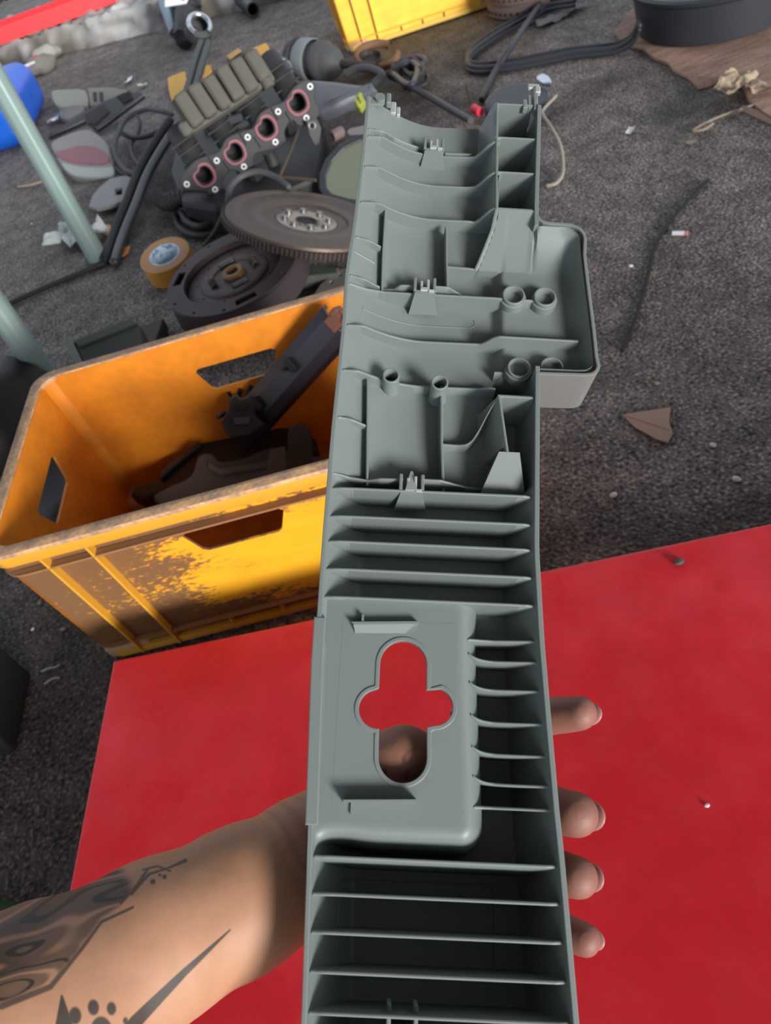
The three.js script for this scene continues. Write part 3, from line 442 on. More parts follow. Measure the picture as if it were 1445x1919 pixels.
    if (x > 8 && x < 50 && y > -6 && y < 34) { const a = Math.atan2(x - 31, y + 2), k = Math.abs(Math.sin(a * 5.5 + 1.4 * noise(x * 0.12, y * 0.12, 2))); c.lerp(deepFold, 0.8 * ss(0.26, 0.0, k) * ss(27, 13, y)); c.lerp(fold, 0.45 * ss(14, 4, Math.hypot(x - 31, y - 5))); }   // folds of the web of the thumb
    for (const f of fin) { const j = f.p[2], d = Math.abs(x - j[0] - 2) ; if (x > 84 && Math.abs(y - j[1]) < 10 && d < 1.1) c.lerp(fold, 0.35); }
    c.toArray(col, i * 3);
  }
  const S0 = 10, S1 = 230, T0 = -75, T1 = 75, uvA = new Float32Array(p.count * 2);
  for (let i = 0; i < p.count; i++) { const [s, t] = ST(p.getX(i), p.getY(i), p.getZ(i)), f = nn.getZ(i) > -0.35; uvA[i * 2] = f ? clamp((s - S0) / (S1 - S0), 0.003, 0.997) : 0.003; uvA[i * 2 + 1] = clamp((t - T0) / (T1 - T0), 0.003, 0.997); }
  g.setAttribute('uv', new THREE.BufferAttribute(uvA, 2));
  const bt = bound.map((q) => [q[0], q[1]]);
  const inkTex = dataTex(1024, (u, v) => {
    const s = lerp(S0, S1, u), t = lerp(T0, T1, v); let k = 0;
    if (u > 0.01) {
      k = ss(0.35, -0.35, segD(s, t, blade)) * 0.95; k = Math.max(k, ss(0.3, -0.3, segD(s, t, spike)) * 0.92);
      for (const [a, b, r] of dots) k = Math.max(k, 0.92 * ss(0.4, -0.4, Math.hypot((s - a) * 1.1, (t - b) * 0.8) - r));
      for (const [a, b, r] of spots) k = Math.max(k, 0.75 * ss(0.4, -0.4, Math.hypot(s - a, t - b) - r));
      for (const l of lines) k = Math.max(k, 0.72 * ss(0.4, -0.3, segD(s, t, l)));
      const b = pw(s, bt), n1 = fbm(s * 0.05, t * 0.05, 9, 3);
      if (s > bt[0][0] - 2) { const inn = ss(-0.6, 1.4, t - b) * ss(bt[0][0] - 2, bt[0][0] + 3, s), wx = s + 10 * noise(s * 0.03, t * 0.04, 4), wy = t + 9 * noise(s * 0.028 + 7, t * 0.05, 1), q = noise(wx * 0.03, wy * 0.10, 5), w = Math.abs(Math.sin(q * 7 + wy * 0.24 - wx * 0.06)), pale = ss(0.62, 0.12, w), edge = ss(0.97, 1.0, w) * 0.5; k = Math.max(k, inn * clamp(lerp(0.62 + 0.55 * q, 0.12, pale) + 0.25 * n1 + edge)); }
    }
    return [lerp(255, 84, k), lerp(255, 100, k), lerp(255, 116, k)];
  });
  inkTex.wrapS = inkTex.wrapT = THREE.ClampToEdgeWrapping;
  g.setAttribute('color', new THREE.BufferAttribute(col, 3));
  g.translate(-w0[0], -w0[1], -w0[2]); g.scale(0.001, 0.001, 0.001);
  const me = thing('person', 'bare tattooed left forearm and hand gripping the trim panel from behind', 'person');
  me.quaternion.copy(panel.quaternion); me.position.copy(panelPos).addScaledVector(ax[0], w0[0] / 1000).addScaledVector(ax[1], w0[1] / 1000).addScaledVector(ax[2], w0[2] / 1000);
  part('body', g, new THREE.MeshPhysicalMaterial({ color: 0xffffff, vertexColors: true, map: inkTex, roughness: 0.58 }), me);
  // nails on the far side of the fingertips
  const nailM = std(lin(166, 122, 112), 0.4);
  fin.forEach((f, i) => {
    const a = V3(...f.p[2]), b = V3(...f.p[3]), d = b.clone().sub(a).normalize(), back = V3(0.78, 0, 0.62).addScaledVector(d, -V3(0.78, 0, 0.62).dot(d)); back.copy(V3().crossVectors(d, V3(0, 1, 0))).normalize(); if (back.x < 0) back.negate();
    const r = f.r[3], side = V3().crossVectors(back, d).normalize();
    const q = new THREE.SphereGeometry(1, 20, 14); q.scale(r * 0.7, r * 0.25, r * 0.95); q.applyMatrix4(new THREE.Matrix4().makeBasis(side, back, d)); const o = b.clone().addScaledVector(back, r * 0.8).addScaledVector(d, r * 0.05).sub(V3(...w0)); q.translate(o.x, o.y, o.z); q.scale(0.001, 0.001, 0.001);
    part('fingernail', q, nailM, me);
  });
}
// ---------- shapes that lean in space: outline on a plane through P with normal n ----------
function leanFrame(P, n) { const N = n.clone().normalize(), x = CR.clone().addScaledVector(N, -CR.dot(N)).normalize(), y = V3().crossVectors(N, x); return { P, N, x, y, loc: ([px, py]) => { const d = ray(px, py), t = P.clone().sub(camera.position).dot(N) / d.dot(N), q = d.multiplyScalar(t).add(camera.position).sub(P); return [q.dot(x), q.dot(y)]; } }; }
const lean = (fr, pts, t, bevel = 0.002, holes = [], smooth = 0, seg = 3) => { const f = (l) => { const q = l.map(fr.loc); return smooth ? smoothLoop(q, smooth) : q; }; return extr(shapeOf(f(pts), holes.map((h) => h.map(fr.loc))), t, bevel, seg).translate(0, 0, -t); };
const leanThing = (name, label, cat, fr, group) => { const o = thing(name, label, cat, fr.P, group); basis(o, fr.x, fr.y, fr.N); return o; };
const UP = V3(0, 1, 0), toEye = (P) => camera.position.clone().sub(P).normalize();
const mixN = (P, k) => UP.clone().multiplyScalar(1 - k).addScaledVector(toEye(P), k).normalize();
const slabThing = (name, label, cat, pts, h, t, m, pname, bevel = 0.001, holes = [], smooth = 0, group) => { const { g, o } = slab(pts, h, t, bevel, holes, smooth); const q = thing(name, label, cat, o, group); part(pname, g, m, q); return q; };
const tubeThing = (name, label, cat, l, r, m, pname, n = 60, k = 10, group) => { const { g, o } = tubePx(l, r, n, k); const q = thing(name, label, cat, o, group); part(pname, g, m, q); return q; };

// ---------- roll of packing tape ----------
{
  const P = G(308, 477, 0.052), o = thing('tape_roll', 'roll of tan packing tape lying tilted beside the clutch', 'tape', P); discFrame(o, P, -27, 0.56);
  const r = 0.0585, i = 0.0325, h = 0.048;
  part('tape', latheHard([[i + 0.003, -h], [r - 0.001, -h], [r, -h + 0.001], [r, -0.001], [r - 0.001, 0], [i + 0.003, 0]], 64), std(lin(206, 148, 62), 0.42), o);
  part('tape_face', latheHard([[i + 0.0031, 0], [i + 0.0031, 0.0004], [r - 0.0012, 0.0004], [r - 0.0012, 0]], 64), std(lin(176, 132, 92), 0.6), o);
  const lab = dataTex(256, (u, v) => { const s = tnoise(u, v, 20, 2), t = tnoise(u, v, 50, 5); const k = v > 0.3 && v < 0.62 && s > 0.12 && Math.abs(((u * 6) % 1) - 0.5) < 0.36 ? 1 : 0; return [lerp(205, 120, k) + 8 * t, lerp(222, 160, k) + 8 * t, lerp(236, 196, k)]; });
  const core = part('core', latheHard([[i + 0.003, -h], [i + 0.003, 0.0006], [i, 0.0006], [i, -h], [i + 0.003, -h]], 64), std(0xffffff, 0.55, 0, { map: lab }), o); core.userData.label = 'white paper core with faint blue print';
}
// ---------- flywheel ----------
{
  const P = G(575, 408, 0.125), o = thing('flywheel', 'large rusty flywheel with toothed rim lying over the clutch', 'car part', P); discFrame(o, P, 8, 0.325);
  const r = 0.166, tex = dataTex(512, (u, v) => { const n = 1 + 0.10 * tnoise(u, v, 3, 4) + 0.16 * tnoise(0.3, v, 46, 2) + 0.07 * tnoise(u, v, 60, 7); return [94 * n, 82 * n, 74 * n]; });
  part('disc', latheHard([[0, -0.022], [r - 0.012, -0.022], [r - 0.008, -0.018], [r - 0.008, -0.003], [r - 0.010, 0], [r - 0.026, 0.0008], [r - 0.030, -0.0008], [r - 0.036, 0.0002], [0.083, -0.0004], [0.080, -0.004], [0.062, -0.005], [0.060, -0.0075], [0, -0.0075]], 96), std(0xffffff, 0.5, 0.55, { map: tex }), o);
  const t = [], N = 118; for (let k = 0; k < N; k++) { const a = k / N * Math.PI * 2, g = new THREE.BoxGeometry(0.009, 0.013, 0.0042); g.translate(r - 0.0052, -0.0115, 0); g.rotateY(a); t.push(g); }
  tag(part('ring_gear', [latheHard([[r - 0.009, -0.018], [r - 0.0042, -0.018], [r - 0.0042, -0.005], [r - 0.009, -0.005]], 96), ...t], M.rustDark, o), null, null, null, 'stuff');
  const hub = part('hub_plate', latheHard([[0.022, -0.0078], [0.0605, -0.0078], [0.0605, -0.0048], [0.058, -0.004], [0.024, -0.004], [0.022, -0.005]], 64), std(lin(150, 140, 128), 0.3, 0.8), o); hub.userData.label = 'shiny hub plate with bolt heads';
  for (let k = 0; k < 8; k++) { const a = k / 8 * Math.PI * 2 + 0.2, q = part('bolt', [cyl(0.0064, 0.0064, 0.006, 6, 0.044, -0.0012, 0), cyl(0.0088, 0.0088, 0.0014, 20, 0.044, -0.0034, 0)].map((g) => g.rotateY(a)), M.steel, hub); }
  part('bore', latheHard([[0, -0.0074], [0.022, -0.0074], [0.0222, -0.005], [0.018, -0.0046], [0.016, -0.0072]], 32), M.deep, o);
}
// ---------- clutch ----------
{
  const P = G(434, 505, 0.088), o = thing('clutch', 'dark rusty clutch cover with its friction disc, between the tape roll and the crate', 'car part', P); discFrame(o, P, -27, 0.47);
  const R0 = 0.141, dm = std(lin(74, 64, 66), 0.62, 0.3), dd = std(lin(92, 79, 80), 0.6, 0.3);
  const slot = (a, w, r0, r1) => { const c = Math.cos(a), s = Math.sin(a); return [[r0, -w], [r1, -w * 1.1], [r1, w * 1.1], [r0, w]].map(([x, y]) => [x * c - y * s, x * s + y * c]); };
  const holes = [ring(0, 0, 0.104, 48).reverse(), ...[0.5, 2.6, 4.7].map((a) => slot(a, 0.02, 0.111, 0.129).reverse())];
  for (let k = 0; k < 12; k++) { const a = k / 12 * 6.283 + 0.15; if ([0.5, 2.6, 4.7].every((b) => Math.abs(((a - b + 9.42) % 6.283) - 3.1416) > 0.26)) holes.push(ring(0.131 * Math.cos(a), 0.131 * Math.sin(a), 0.0034, 10).reverse()); }
  part('cover', [extr(shapeOf(ring(0, 0, R0, 72), holes), 0.004, 0.001).rotateX(-Math.PI / 2).translate(0, -0.004, 0), latheHard([[R0 - 0.002, -0.004], [R0, -0.006], [R0 + 0.004, -0.05], [R0 + 0.001, -0.05], [R0 - 0.004, -0.006]], 72), latheHard([[0.104, -0.001], [0.1045, -0.006], [0.1085, -0.022], [0.1085, -0.002]], 64)], dm, o);
  const disc = part('friction_disc', latheHard([[0.016, -0.0125], [0.046, -0.0125], [0.048, -0.010], [0.068, -0.009], [0.0705, -0.010], [0.074, -0.014], [0.099, -0.0135], [0.1005, -0.0145], [0.1005, -0.017], [0.016, -0.017]], 72), dd, o); disc.userData.label = 'friction disc seen inside the cover';
  part('pressure_plate', latheHard([[0, -0.03], [0.136, -0.03], [0.137, -0.026], [0.1, -0.021], [0, -0.02]], 64), M.rustDark, o);
  part('hub_sleeve', latheHard([[0.0125, -0.016], [0.0125, -0.003], [0.014, -0.002], [0.021, -0.002], [0.0235, -0.005], [0.0235, -0.0125]], 40), std(lin(128, 104, 72), 0.55, 0.5), o);
  for (let k = 0; k < 4; k++) {
    const a = k * Math.PI / 2 + 0.05, pl = new THREE.BoxGeometry(0.015, 0.001, 0.036).translate(0.046, -0.0090, 0).rotateY(a); part('spring_window', pl, M.deep, disc);
    const pts = []; for (let i = 0; i <= 96; i++) { const q = i / 96, b = q * 8 * Math.PI * 2; pts.push(V3(0.046 + 0.0048 * Math.cos(b), -0.0078 + 0.0042 * Math.sin(b), lerp(-0.0145, 0.0145, q)).applyAxisAngle(UP, a)); }
    part('spring', new THREE.TubeGeometry(new THREE.CatmullRomCurve3(pts), 160, 0.0011, 6), k % 2 ? M.steel : M.rust, disc);
  }
  for (let k = 0; k < 18; k++) { const a = k / 18 * 6.283; part('rivet', new THREE.SphereGeometry(0.0026, 10, 6).scale(1, 0.5, 1).translate((k % 2 ? 0.094 : 0.081) * Math.cos(a), -0.0136, (k % 2 ? 0.094 : 0.081) * Math.sin(a)), M.rustDark, disc); }
}
// ---------- intake manifold ----------
{
  const P = G(470, 263, 0.15), eye = toEye(P), o = thing('intake_manifold', 'black plastic intake manifold with four pink gasket ports facing up', 'car part', P);
  const img = (dx, dy) => CR.clone().multiplyScalar(dx).addScaledVector(CU, -dy);
  const z = eye.clone().addScaledVector(CU, -0.22).addScaledVector(CR, 0.18).normalize(); const x = img(58, -45); x.addScaledVector(z, -x.dot(z)).normalize(); const y = V3().crossVectors(z, x); basis(o, x, y, z);
  const fr = { P, N: z, x, y }; const loc = ([px, py]) => { const d = ray(px, py), t = P.clone().sub(camera.position).dot(z) / d.dot(z), q = d.multiplyScalar(t).add(camera.position).sub(P); return [q.dot(x), q.dot(y)]; };
  const ports = [[383, 329], [440, 286], [499, 240], [558, 193]].map(loc), sl = [[350, 345], [403, 355], [406, 301], [457, 312], [464, 257], [516, 266], [521, 209], [574, 221], [581, 162]].map(loc);
  const D = (cx, cy, s) => smoothLoop([[1, 0.1], [0.75, 0.8], [0.1, 1], [-0.25, 0.72], [-0.8, 0.62], [-1, 0], [-0.72, -0.75], [0, -1], [0.7, -0.8]].map(([a, b]) => [cx + a * s, cy + b * s]), 40);
  const out = [[343, 354], [336, 340], [352, 316], [368, 300], [398, 290], [412, 282], [424, 260], [456, 246], [474, 240], [486, 214], [512, 198], [532, 190], [548, 166], [576, 150], [592, 160], [590, 186], [600, 210], [584, 232], [560, 236], [548, 226], [534, 246], [536, 268], [516, 280], [498, 284], [478, 290], [474, 316], [456, 326], [436, 318], [420, 336], [414, 362], [398, 368], [384, 360], [366, 358]].map(loc);
  part('flange', extr(shapeOf(smoothLoop(out, 120), [...ports.map(([a, b]) => D(a, b, 0.0205).reverse()), ...sl.map(([a, b]) => ring(a, b, 0.0045, 14).reverse())]), 0.014, 0.002).translate(0, 0, -0.014), M.dark, o);
  for (const [a, b] of ports) {
    part('gasket', extr(shapeOf(D(a, b, 0.0265), [D(a, b, 0.021).reverse()]), 0.003, 0.001), M.pink, o);
    part('port', [extr(shapeOf(D(a, b, 0.0225), [D(a, b, 0.0204).reverse()]), 0.05, 0).translate(0, 0, -0.052), extr(shapeOf(D(a, b, 0.022)), 0.002, 0).translate(0, 0, -0.052)], M.deep, o);
  }
  for (const [a, b] of sl) part('sleeve', latheHard([[0.0036, -0.012], [0.0036, 0.002], [0.0066, 0.002], [0.007, 0.0014], [0.007, -0.012]], 24).rotateX(Math.PI / 2).translate(a, b, 0), M.white, o);
  // honeycomb webs on the flange between the ports
  for (let k = 0; k < 3; k++) for (const s of [-1, 1]) { const [a, b] = ports[k], [c, d] = ports[k + 1]; part('web', bx(0.003, 0.028, 0.006, (a + c) / 2 + s * 0.012, (b + d) / 2 - 0.012 * s, 0.002, 0.001).rotateZ(0), M.dark, o); }
  // four runners curving up and back to the plenum
  for (const [k, [a, b]] of ports.entries()) { const c = new THREE.CatmullRomCurve3([V3(a, b, -0.02), V3(a + 0.002, b + 0.026, -0.052), V3(a + 0.003, b + 0.05, -0.07), V3(a + 0.003, b + 0.085, -0.115)]); part('runner', new THREE.TubeGeometry(c, 20, 0.028, 18), M.dark, o); part('runner_rib', [0.035, 0.055, 0.075].map((q) => bx(0.064, 0.003, 0.012, a + 0.003, b + q, -0.034 - (q - 0.035) * 0.5, 0.001)), M.dark, o); }
}
// beige ribbed block lying on the plenum
{
  const P = G(420, 166, 0.27), o = thing('ribbed_cover', 'dusty beige ribbed plastic cover lying above the intake manifold', 'car part', P);
  const img = (dx, dy) => CR.clone().multiplyScalar(dx).addScaledVector(CU, -dy), z = toEye(P).addScaledVector(CU, 0.35).normalize(), x = img(145, -98); x.addScaledVector(z, -x.dot(z)).normalize(); basis(o, x, V3().crossVectors(z, x), z);
  const m = std(lin(94, 93, 85), 0.88);
  part('tray', rough(bx(0.225, 0.078, 0.03, 0, 0, -0.02, 0.006), 0.001, 60), m, o);
  for (let k = 0; k < 6; k++) part('rib', rough(new RoundedBoxGeometry(0.0335, 0.074 - (k === 5 ? 0.01 : 0), 0.030, 4, 0.010).translate(-0.093 + k * 0.0365, 0.002 * Math.sin(k * 3), 0.004), 0.0022, 70, k), m, o);
  part('lug', rough(new RoundedBoxGeometry(0.03, 0.03, 0.03, 3, 0.01).translate(-0.118, -0.024, -0.012), 0.002, 60), m, o); part('lug', cyl(0.012, 0.014, 0.022, 16, 0.09, -0.036, 0.0).rotateX(0.1), m, o);
}
// ---------- tub, brake rotor, far crate, rubber seal ----------
{
  const c = G(1336, 40, 0), o = thing('rubber_tub', 'round black rubber tub standing on the weathered board', 'tub', c.clone().setY(0.008));
  part('wall', latheHard([[0, 0], [0.172, 0], [0.184, 0.006], [0.196, 0.09], [0.206, 0.096], [0.208, 0.104], [0.2, 0.109], [0.186, 0.107], [0.181, 0.1], [0.17, 0.012], [0, 0.01]], 72), std(lin(50, 54, 62), 0.45), o);
}
{
  const c = G(990, 8, 0.0), o = thing('brake_drum', 'rusty drilled brake drum standing beside the far yellow crate', 'car part', c), r = 0.125;
  part('drum', latheHard([[0, 0.0], [r - 0.008, 0], [r, 0.004], [r, 0.028], [r - 0.006, 0.031], [r - 0.006, 0.036], [r, 0.039], [r + 0.004, 0.066], [r - 0.004, 0.07], [0.07, 0.071], [0.066, 0.09], [0, 0.09]], 72), std(lin(128, 110, 104), 0.8, 0.1), o);
  const hs = []; for (let k = 0; k < 40; k++) for (const y of [0.016, 0.053]) hs.push(cyl(0.0042, 0.0042, 0.003, 10).rotateZ(Math.PI / 2).translate(r + 0.0008, y, 0).rotateY(k / 40 * Math.PI * 2));
  part('vent_hole', hs, std(lin(50, 42, 40), 0.9), o).userData.kind = 'stuff';
}
{
  const a = G(657, 99), b = G(890, 22), yaw = -Math.atan2(b.z - a.z, b.x - a.x);
  const c = makeCrate('yellow plastic crate, daylight painted into its colour, at the far edge, beside the brake drum', 0.54, 0.36, 0.25, 11, 0.12, V3(0, 0, 0), yaw, [252, 204, 74]);  // base yellow raised to stand in for the stronger daylight out there
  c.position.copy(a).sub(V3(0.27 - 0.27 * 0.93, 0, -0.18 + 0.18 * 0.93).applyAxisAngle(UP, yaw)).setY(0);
}
{
  // three-lobed sealing strip: bends of one long loop
  const l = [[1076, 2, 0.03], [1022, 12, 0.02], [985, 34, 0.014], [930, 64, 0.012], [888, 94, 0.012], [876, 114, 0.010], [886, 126, 0.010], [940, 124, 0.010], [1070, 100, 0.010], [1160, 88, 0.012], [1186, 72, 0.03], [1198, 48, 0.06]];
  const o0 = G(...l[0]), o = thing('sealing_strip', 'long black rubber door seal looping between the brake drum and the tub', 'seal', o0);
  for (const [dy, dh, r] of [[0, 0.004, 0.0075], [-8, 0.003, 0.0062], [8, -0.002, 0.0055]]) { const pts = l.map(([x, y, h]) => G(x, y + dy, h + dh).sub(o0)); part('lobe', [tube(pts, r, 110, 8), ...caps(pts, r)], M.rubber, o); }
  tubeThing('sealing_strip', 'short black rubber seal crossing the loop of the long door seal', 'seal', [[1012, 8, 0.03], [990, 40, 0.03], [955, 92, 0.034], [930, 130, 0.012], [903, 186, 0.010]], 0.0085, M.rubber, 'strip');
}
// ---------- weathered board and litter on the right ----------
{
  const tex = dataTex(512, (u, v) => { const n = 1 + 0.16 * tnoise(u * 0.2, v, 40, 3) + 0.2 * tnoise(u, v, 5, 6) + 0.12 * tnoise(u, v, 70, 8); return [156 * n, 126 * n, 110 * n]; }); tex.repeat.set(2.2, 2.2);
  const o = slabThing('plywood_board', 'brown weathered plywood board under the black tub, ragged edge', 'board', [[1172, 84], [1204, 90], [1226, 108], [1250, 116], [1264, 132], [1290, 144], [1308, 162], [1330, 156], [1352, 148], [1392, 160], [1402, 186], [1430, 210], [1460, 230], [1640, 250], [1680, 40], [1500, -70], [1250, -40], [1180, 20], [1150, 60]], 0.008, 0.0075, std(0xffffff, 0.9, 0, { map: tex }), 'board', 0.0015);
  const r = rng(8);
  slabThing('wood_flake', 'torn strip of brown veneer beside the pale crumpled leaf', 'wood', [[1392, 196], [1420, 206], [1450, 226], [1452, 236], [1420, 222], [1392, 208]], 0.014, 0.003, M.wood, 'flake');
}
function crumple(w, d, amp, seed, n = 22) { const g = new THREE.PlaneGeometry(w, d, n, n); g.rotateX(-Math.PI / 2); const p = g.attributes.position; for (let i = 0; i < p.count; i++) { const x = p.getX(i), z = p.getZ(i), k = 1 - 0.35 * Math.max(Math.abs(x / w), Math.abs(z / d)) * 2; p.setXYZ(i, x * (1 + 0.35 * noise(x * 30, z * 30, seed)) , amp * (0.75 + 1.5 * fbm(x * 22 + seed, 2, z * 22, 3)), z * (1 + 0.35 * noise(x * 30 + 5, z * 30, seed))); } let lo = 1; for (let i = 0; i < p.count; i++) lo = Math.min(lo, p.getY(i)); const back = g.clone(), bp = back.attributes.position; for (let i = 0; i < p.count; i++) { p.setY(i, p.getY(i) - lo + 0.0012); bp.setY(i, p.getY(i) - 0.0009); } const I = Array.from(back.index.array); for (let i = 0; i < I.length; i += 3) [I[i], I[i + 1]] = [I[i + 1], I[i]]; back.setIndex(I); g.computeVertexNormals(); back.computeVertexNormals(); return [g, back]; }
const crumpleThing = (name, label, cat, px, py, h, w, d, amp, seed, m, turn, pname) => { const o = thing(name, label, cat, G(px, py, h)); o.rotation.y = turn; part(pname, crumple(w, d, amp, seed), m, o); return o; };
crumpleThing('dry_leaf', 'pale curled dry leaf on the edge of the plywood board', 'leaf', 1374, 168, 0.009, 0.085, 0.06, 0.034, 3, std(lin(176, 158, 134), 0.85), 0.5, 'blade');
crumpleThing('dry_leaf', 'second pale curled leaf right of the first on the plywood board', 'leaf', 1420, 170, 0.009, 0.06, 0.05, 0.024, 8, std(lin(150, 132, 116), 0.85), 1.5, 'blade');
{
  const { g, o } = slab([[1166, 777], [1239, 766], [1257, 763], [1254, 790], [1261, 812], [1252, 829], [1232, 824], [1190, 801]], 0.006, 0.0014, 0.0004); const p0 = mergeVertices(g.deleteAttribute('uv').deleteAttribute('normal'), 1e-5);
  const q = thing('dry_leaf', 'flat brown torn leaf alone on the concrete right of the trim panel', 'leaf', o.setY(0.0065)); part('blade', p0.computeVertexNormals() ?? p0, std(lin(164, 136, 122), 0.85), q);
  part('midrib', rod(G(1172, 778, 0.007).sub(o), G(1256, 806, 0.007).sub(o), 0.0009, 0.0004), std(lin(168, 138, 120), 0.8), q);
}
tubeThing('twig', 'pale thin twig below the crumpled leaves, looped at its end', 'twig', [[1412, 197, 0.006], [1380, 207, 0.006], [1340, 222, 0.006], [1305, 240, 0.005], [1298, 245, 0.005], [1318, 243, 0.005], [1336, 232, 0.006]], 0.0026, std(lin(140, 128, 110), 0.85), 'stem', 60, 8);
crumpleThing('paper_scrap', 'small white scrap on the concrete left of the looped twig', 'scrap', 1181, 246, 0.001, 0.022, 0.014, 0.008, 12, M.white, 0.7, 'scrap');
crumpleThing('paper_scrap', 'small grey scrap lying just below the looped twig', 'scrap', 1293, 268, 0.001, 0.024, 0.02, 0.008, 15, M.beige, 0.2, 'scrap');
{ const a = G(1260, 437, 0.004), b = G(1289, 437, 0.004), o = thing('cigarette_stub', 'white stub with a reddish end beside the black cord', 'stub', a.clone()); const m = a.clone().lerp(b, 0.78).sub(a); part('paper', rod(V3(0, 0, 0), m, 0.0042), M.white, o); part('filter', rod(m, b.clone().sub(a), 0.0042), std(lin(196, 130, 126), 0.7), o); }
tubeThing('cord', 'thin black cord snaking over the concrete right of the pocket', 'cord', [[1327, 338, 0.003], [1300, 365, 0.003], [1262, 408, 0.003], [1240, 440, 0.0034], [1228, 462, 0.0034], [1216, 510, 0.0034], [1206, 548, 0.003], [1190, 600, 0.003], [1176, 636, 0.0024], [1166, 655, 0.002]], 0.0034, M.deep, 'cord');
{ const r = rng(21), mm = [M.white, M.beige, std(lin(150, 146, 138), 0.9)], g = new THREE.IcosahedronGeometry(1, 1); const spots = [[1182, 500], [1150, 677], [1230, 720], [1380, 900], [1292, 862], [1154, 912], [1336, 836], [1230, 365], [1105, 810], [1150, 930], [75, 1130], [120, 1180], [62, 1180], [690, 40], [90, 320], [60, 420], [230, 560], [90, 560], [120, 300], [540, 30], [460, 60], [1060, 30], [1095, 20]];
  spots.forEach(([x, y], i) => { const o = thing('pebble', ["tiny white pebble just below the cigarette stub", "tiny pale pebble close to the right wall of the pocket", "tiny pale pebble beside the lower end of the black cord", "tiny pale pebble near the right frame edge above the red table", "tiny pale pebble below the torn brown leaf", "tiny pale pebble right of the lowest rib of the upper half", "tiny pale pebble right of the torn brown leaf", "tiny pale pebble just left of the upper end of the black cord", "tiny pale pebble under the pocket wall", "tiny pale pebble just above the rear edge of the red table", "tiny pale pebble right of the black tool box, nearest the crate wall", "tiny pale pebble between the tool box and the pale shavings", "tiny pale pebble left of the crate foot by the frame edge", "tiny pale pebble left of the far yellow crate", "tiny pale pebble beside the straw coloured twig", "tiny pale pebble left of the first post, level with the crumpled film", "tiny pale pebble between the second post and the tape roll", "tiny pale pebble left of the second post below the thin seal", "tiny pale pebble left of the lower tail lamp edge", "tiny pale pebble between the dark pipe and the far yellow crate", "tiny pale pebble under the dark steel pipe", "tiny pale pebble left of the pale grey rag", "tiny pale pebble right of the pale grey rag"][i], 'pebble', G(x, y, 0), 'loose pebbles on the floor'); const s = 0.002 + 0.0025 * r(); part('stone', g.clone().scale(s * 1.4, s * 0.8, s).translate(0, s * 0.6, 0), mm[i % 3], o); o.rotation.y = r() * 6; }); }
// ---------- the heap around the manifold ----------
const hoseThing = (name, label, cat, l, r, m, pname, ribbed = 0, group) => {
  const o0 = G(...l[0]), pts = l.map((q) => G(...q).sub(o0)), c = new THREE.CatmullRomCurve3(pts, false, 'centripetal'), o = thing(name, label, cat, o0, group);
  part(pname, [new THREE.TubeGeometry(c, 60, r, 10), ...caps(pts, r)], m, o);
  if (ribbed) { const L = c.getLength(), N = Math.min(70, Math.round(L / ribbed)), g = []; for (let i = 1; i < N; i++) { const p = c.getPointAt(i / N), t = c.getTangentAt(i / N), q = new THREE.TorusGeometry(r, r * 0.16, 6, 14); q.applyQuaternion(new THREE.Quaternion().setFromUnitVectors(V3(0, 0, 1), t)); g.push(q.translate(p.x, p.y, p.z)); } part('corrugation', g, m, o).userData.kind = 'stuff'; }
  return o;
};
// dark oily engine casting under the heap
{
  const o = slabThing('engine_casting', 'black oily engine casting under the manifold and the ribbed cover', 'car part', [[338, 232], [352, 214], [470, 138], [520, 142], [590, 196], [604, 230], [606, 262], [590, 330], [540, 352], [470, 372], [400, 388], [340, 378], [318, 320]], 0.075, 0.075, std(lin(34, 34, 36), 0.6), 'body', 0.012);
  const r = rng(5), base = o.position.clone();
  for (let k = 0; k < 16; k++) { const q = G(360 + 220 * r(), 215 + 120 * r(), 0.075).sub(base); part('boss', r() < 0.5 ? [cyl(0.008 + 0.012 * r(), 0.016 + 0.01 * r(), 0.02 + 0.03 * r(), 14, q.x, q.y + 0.012, q.z)] : [new RoundedBoxGeometry(0.03 + 0.05 * r(), 0.03, 0.02 + 0.03 * r(), 2, 0.006).rotateY(r() * 3).translate(q.x, q.y + 0.01, q.z)], r() < 0.75 ? M.dark : M.greyDark, o); }
}
// constant-velocity joint with boot and shaft
{
  const a = G(552, 112, 0.075), b = G(668, 122, 0.06), ax = b.clone().sub(a), L = ax.length(), o = thing('drive_shaft', 'grey drive shaft joint with rubber boot at the back of the heap', 'car part', a); o.quaternion.setFromUnitVectors(UP, ax.normalize());
  part('joint', latheHard([[0, -0.012], [0.046, -0.01], [0.056, 0], [0.06, 0.02], [0.054, 0.028], [0.054, 0.034], [0.058, 0.04]], 40), M.dark, o);
  const ring2 = part('clamp_ring', latheHard([[0.058, 0.036], [0.0605, 0.04], [0.061, 0.078], [0.057, 0.084]], 40), std(lin(128, 134, 136), 0.5, 0.3), o); ring2.userData.label = 'light grey metal band';
  part('boot', lathe([[0.052, 0.08], [0.05, 0.094], [0.057, 0.106], [0.058, 0.125], [0.05, 0.135], [0.049, 0.142], [0.042, 0.16], [0.03, 0.175], [0.016, 0.186], [0.014, 0.19], [0, 0.19]], 40), M.greyDark, o);
  part('shaft', cyl(0.0115, 0.0115, 0.14, 16, 0, 0.25, 0), M.rustDark, o);
}
// dark tapered housing in front of it
{
  const P = G(625, 172, 0.13), fr = leanFrame(P, mixN(P, 0.45)), o = leanThing('tapered_housing', 'glossy charcoal tapered plastic housing right of the top gasket port', 'car part', fr);
  part('shell', lean(fr, [[540, 150], [560, 145], [610, 146], [660, 152], [700, 158], [706, 164], [676, 176], [650, 190], [622, 204], [600, 210], [590, 206], [578, 182], [556, 172]], 0.05, 0.02, [], 90, 6), std(lin(92, 96, 104), 0.3), o);
}
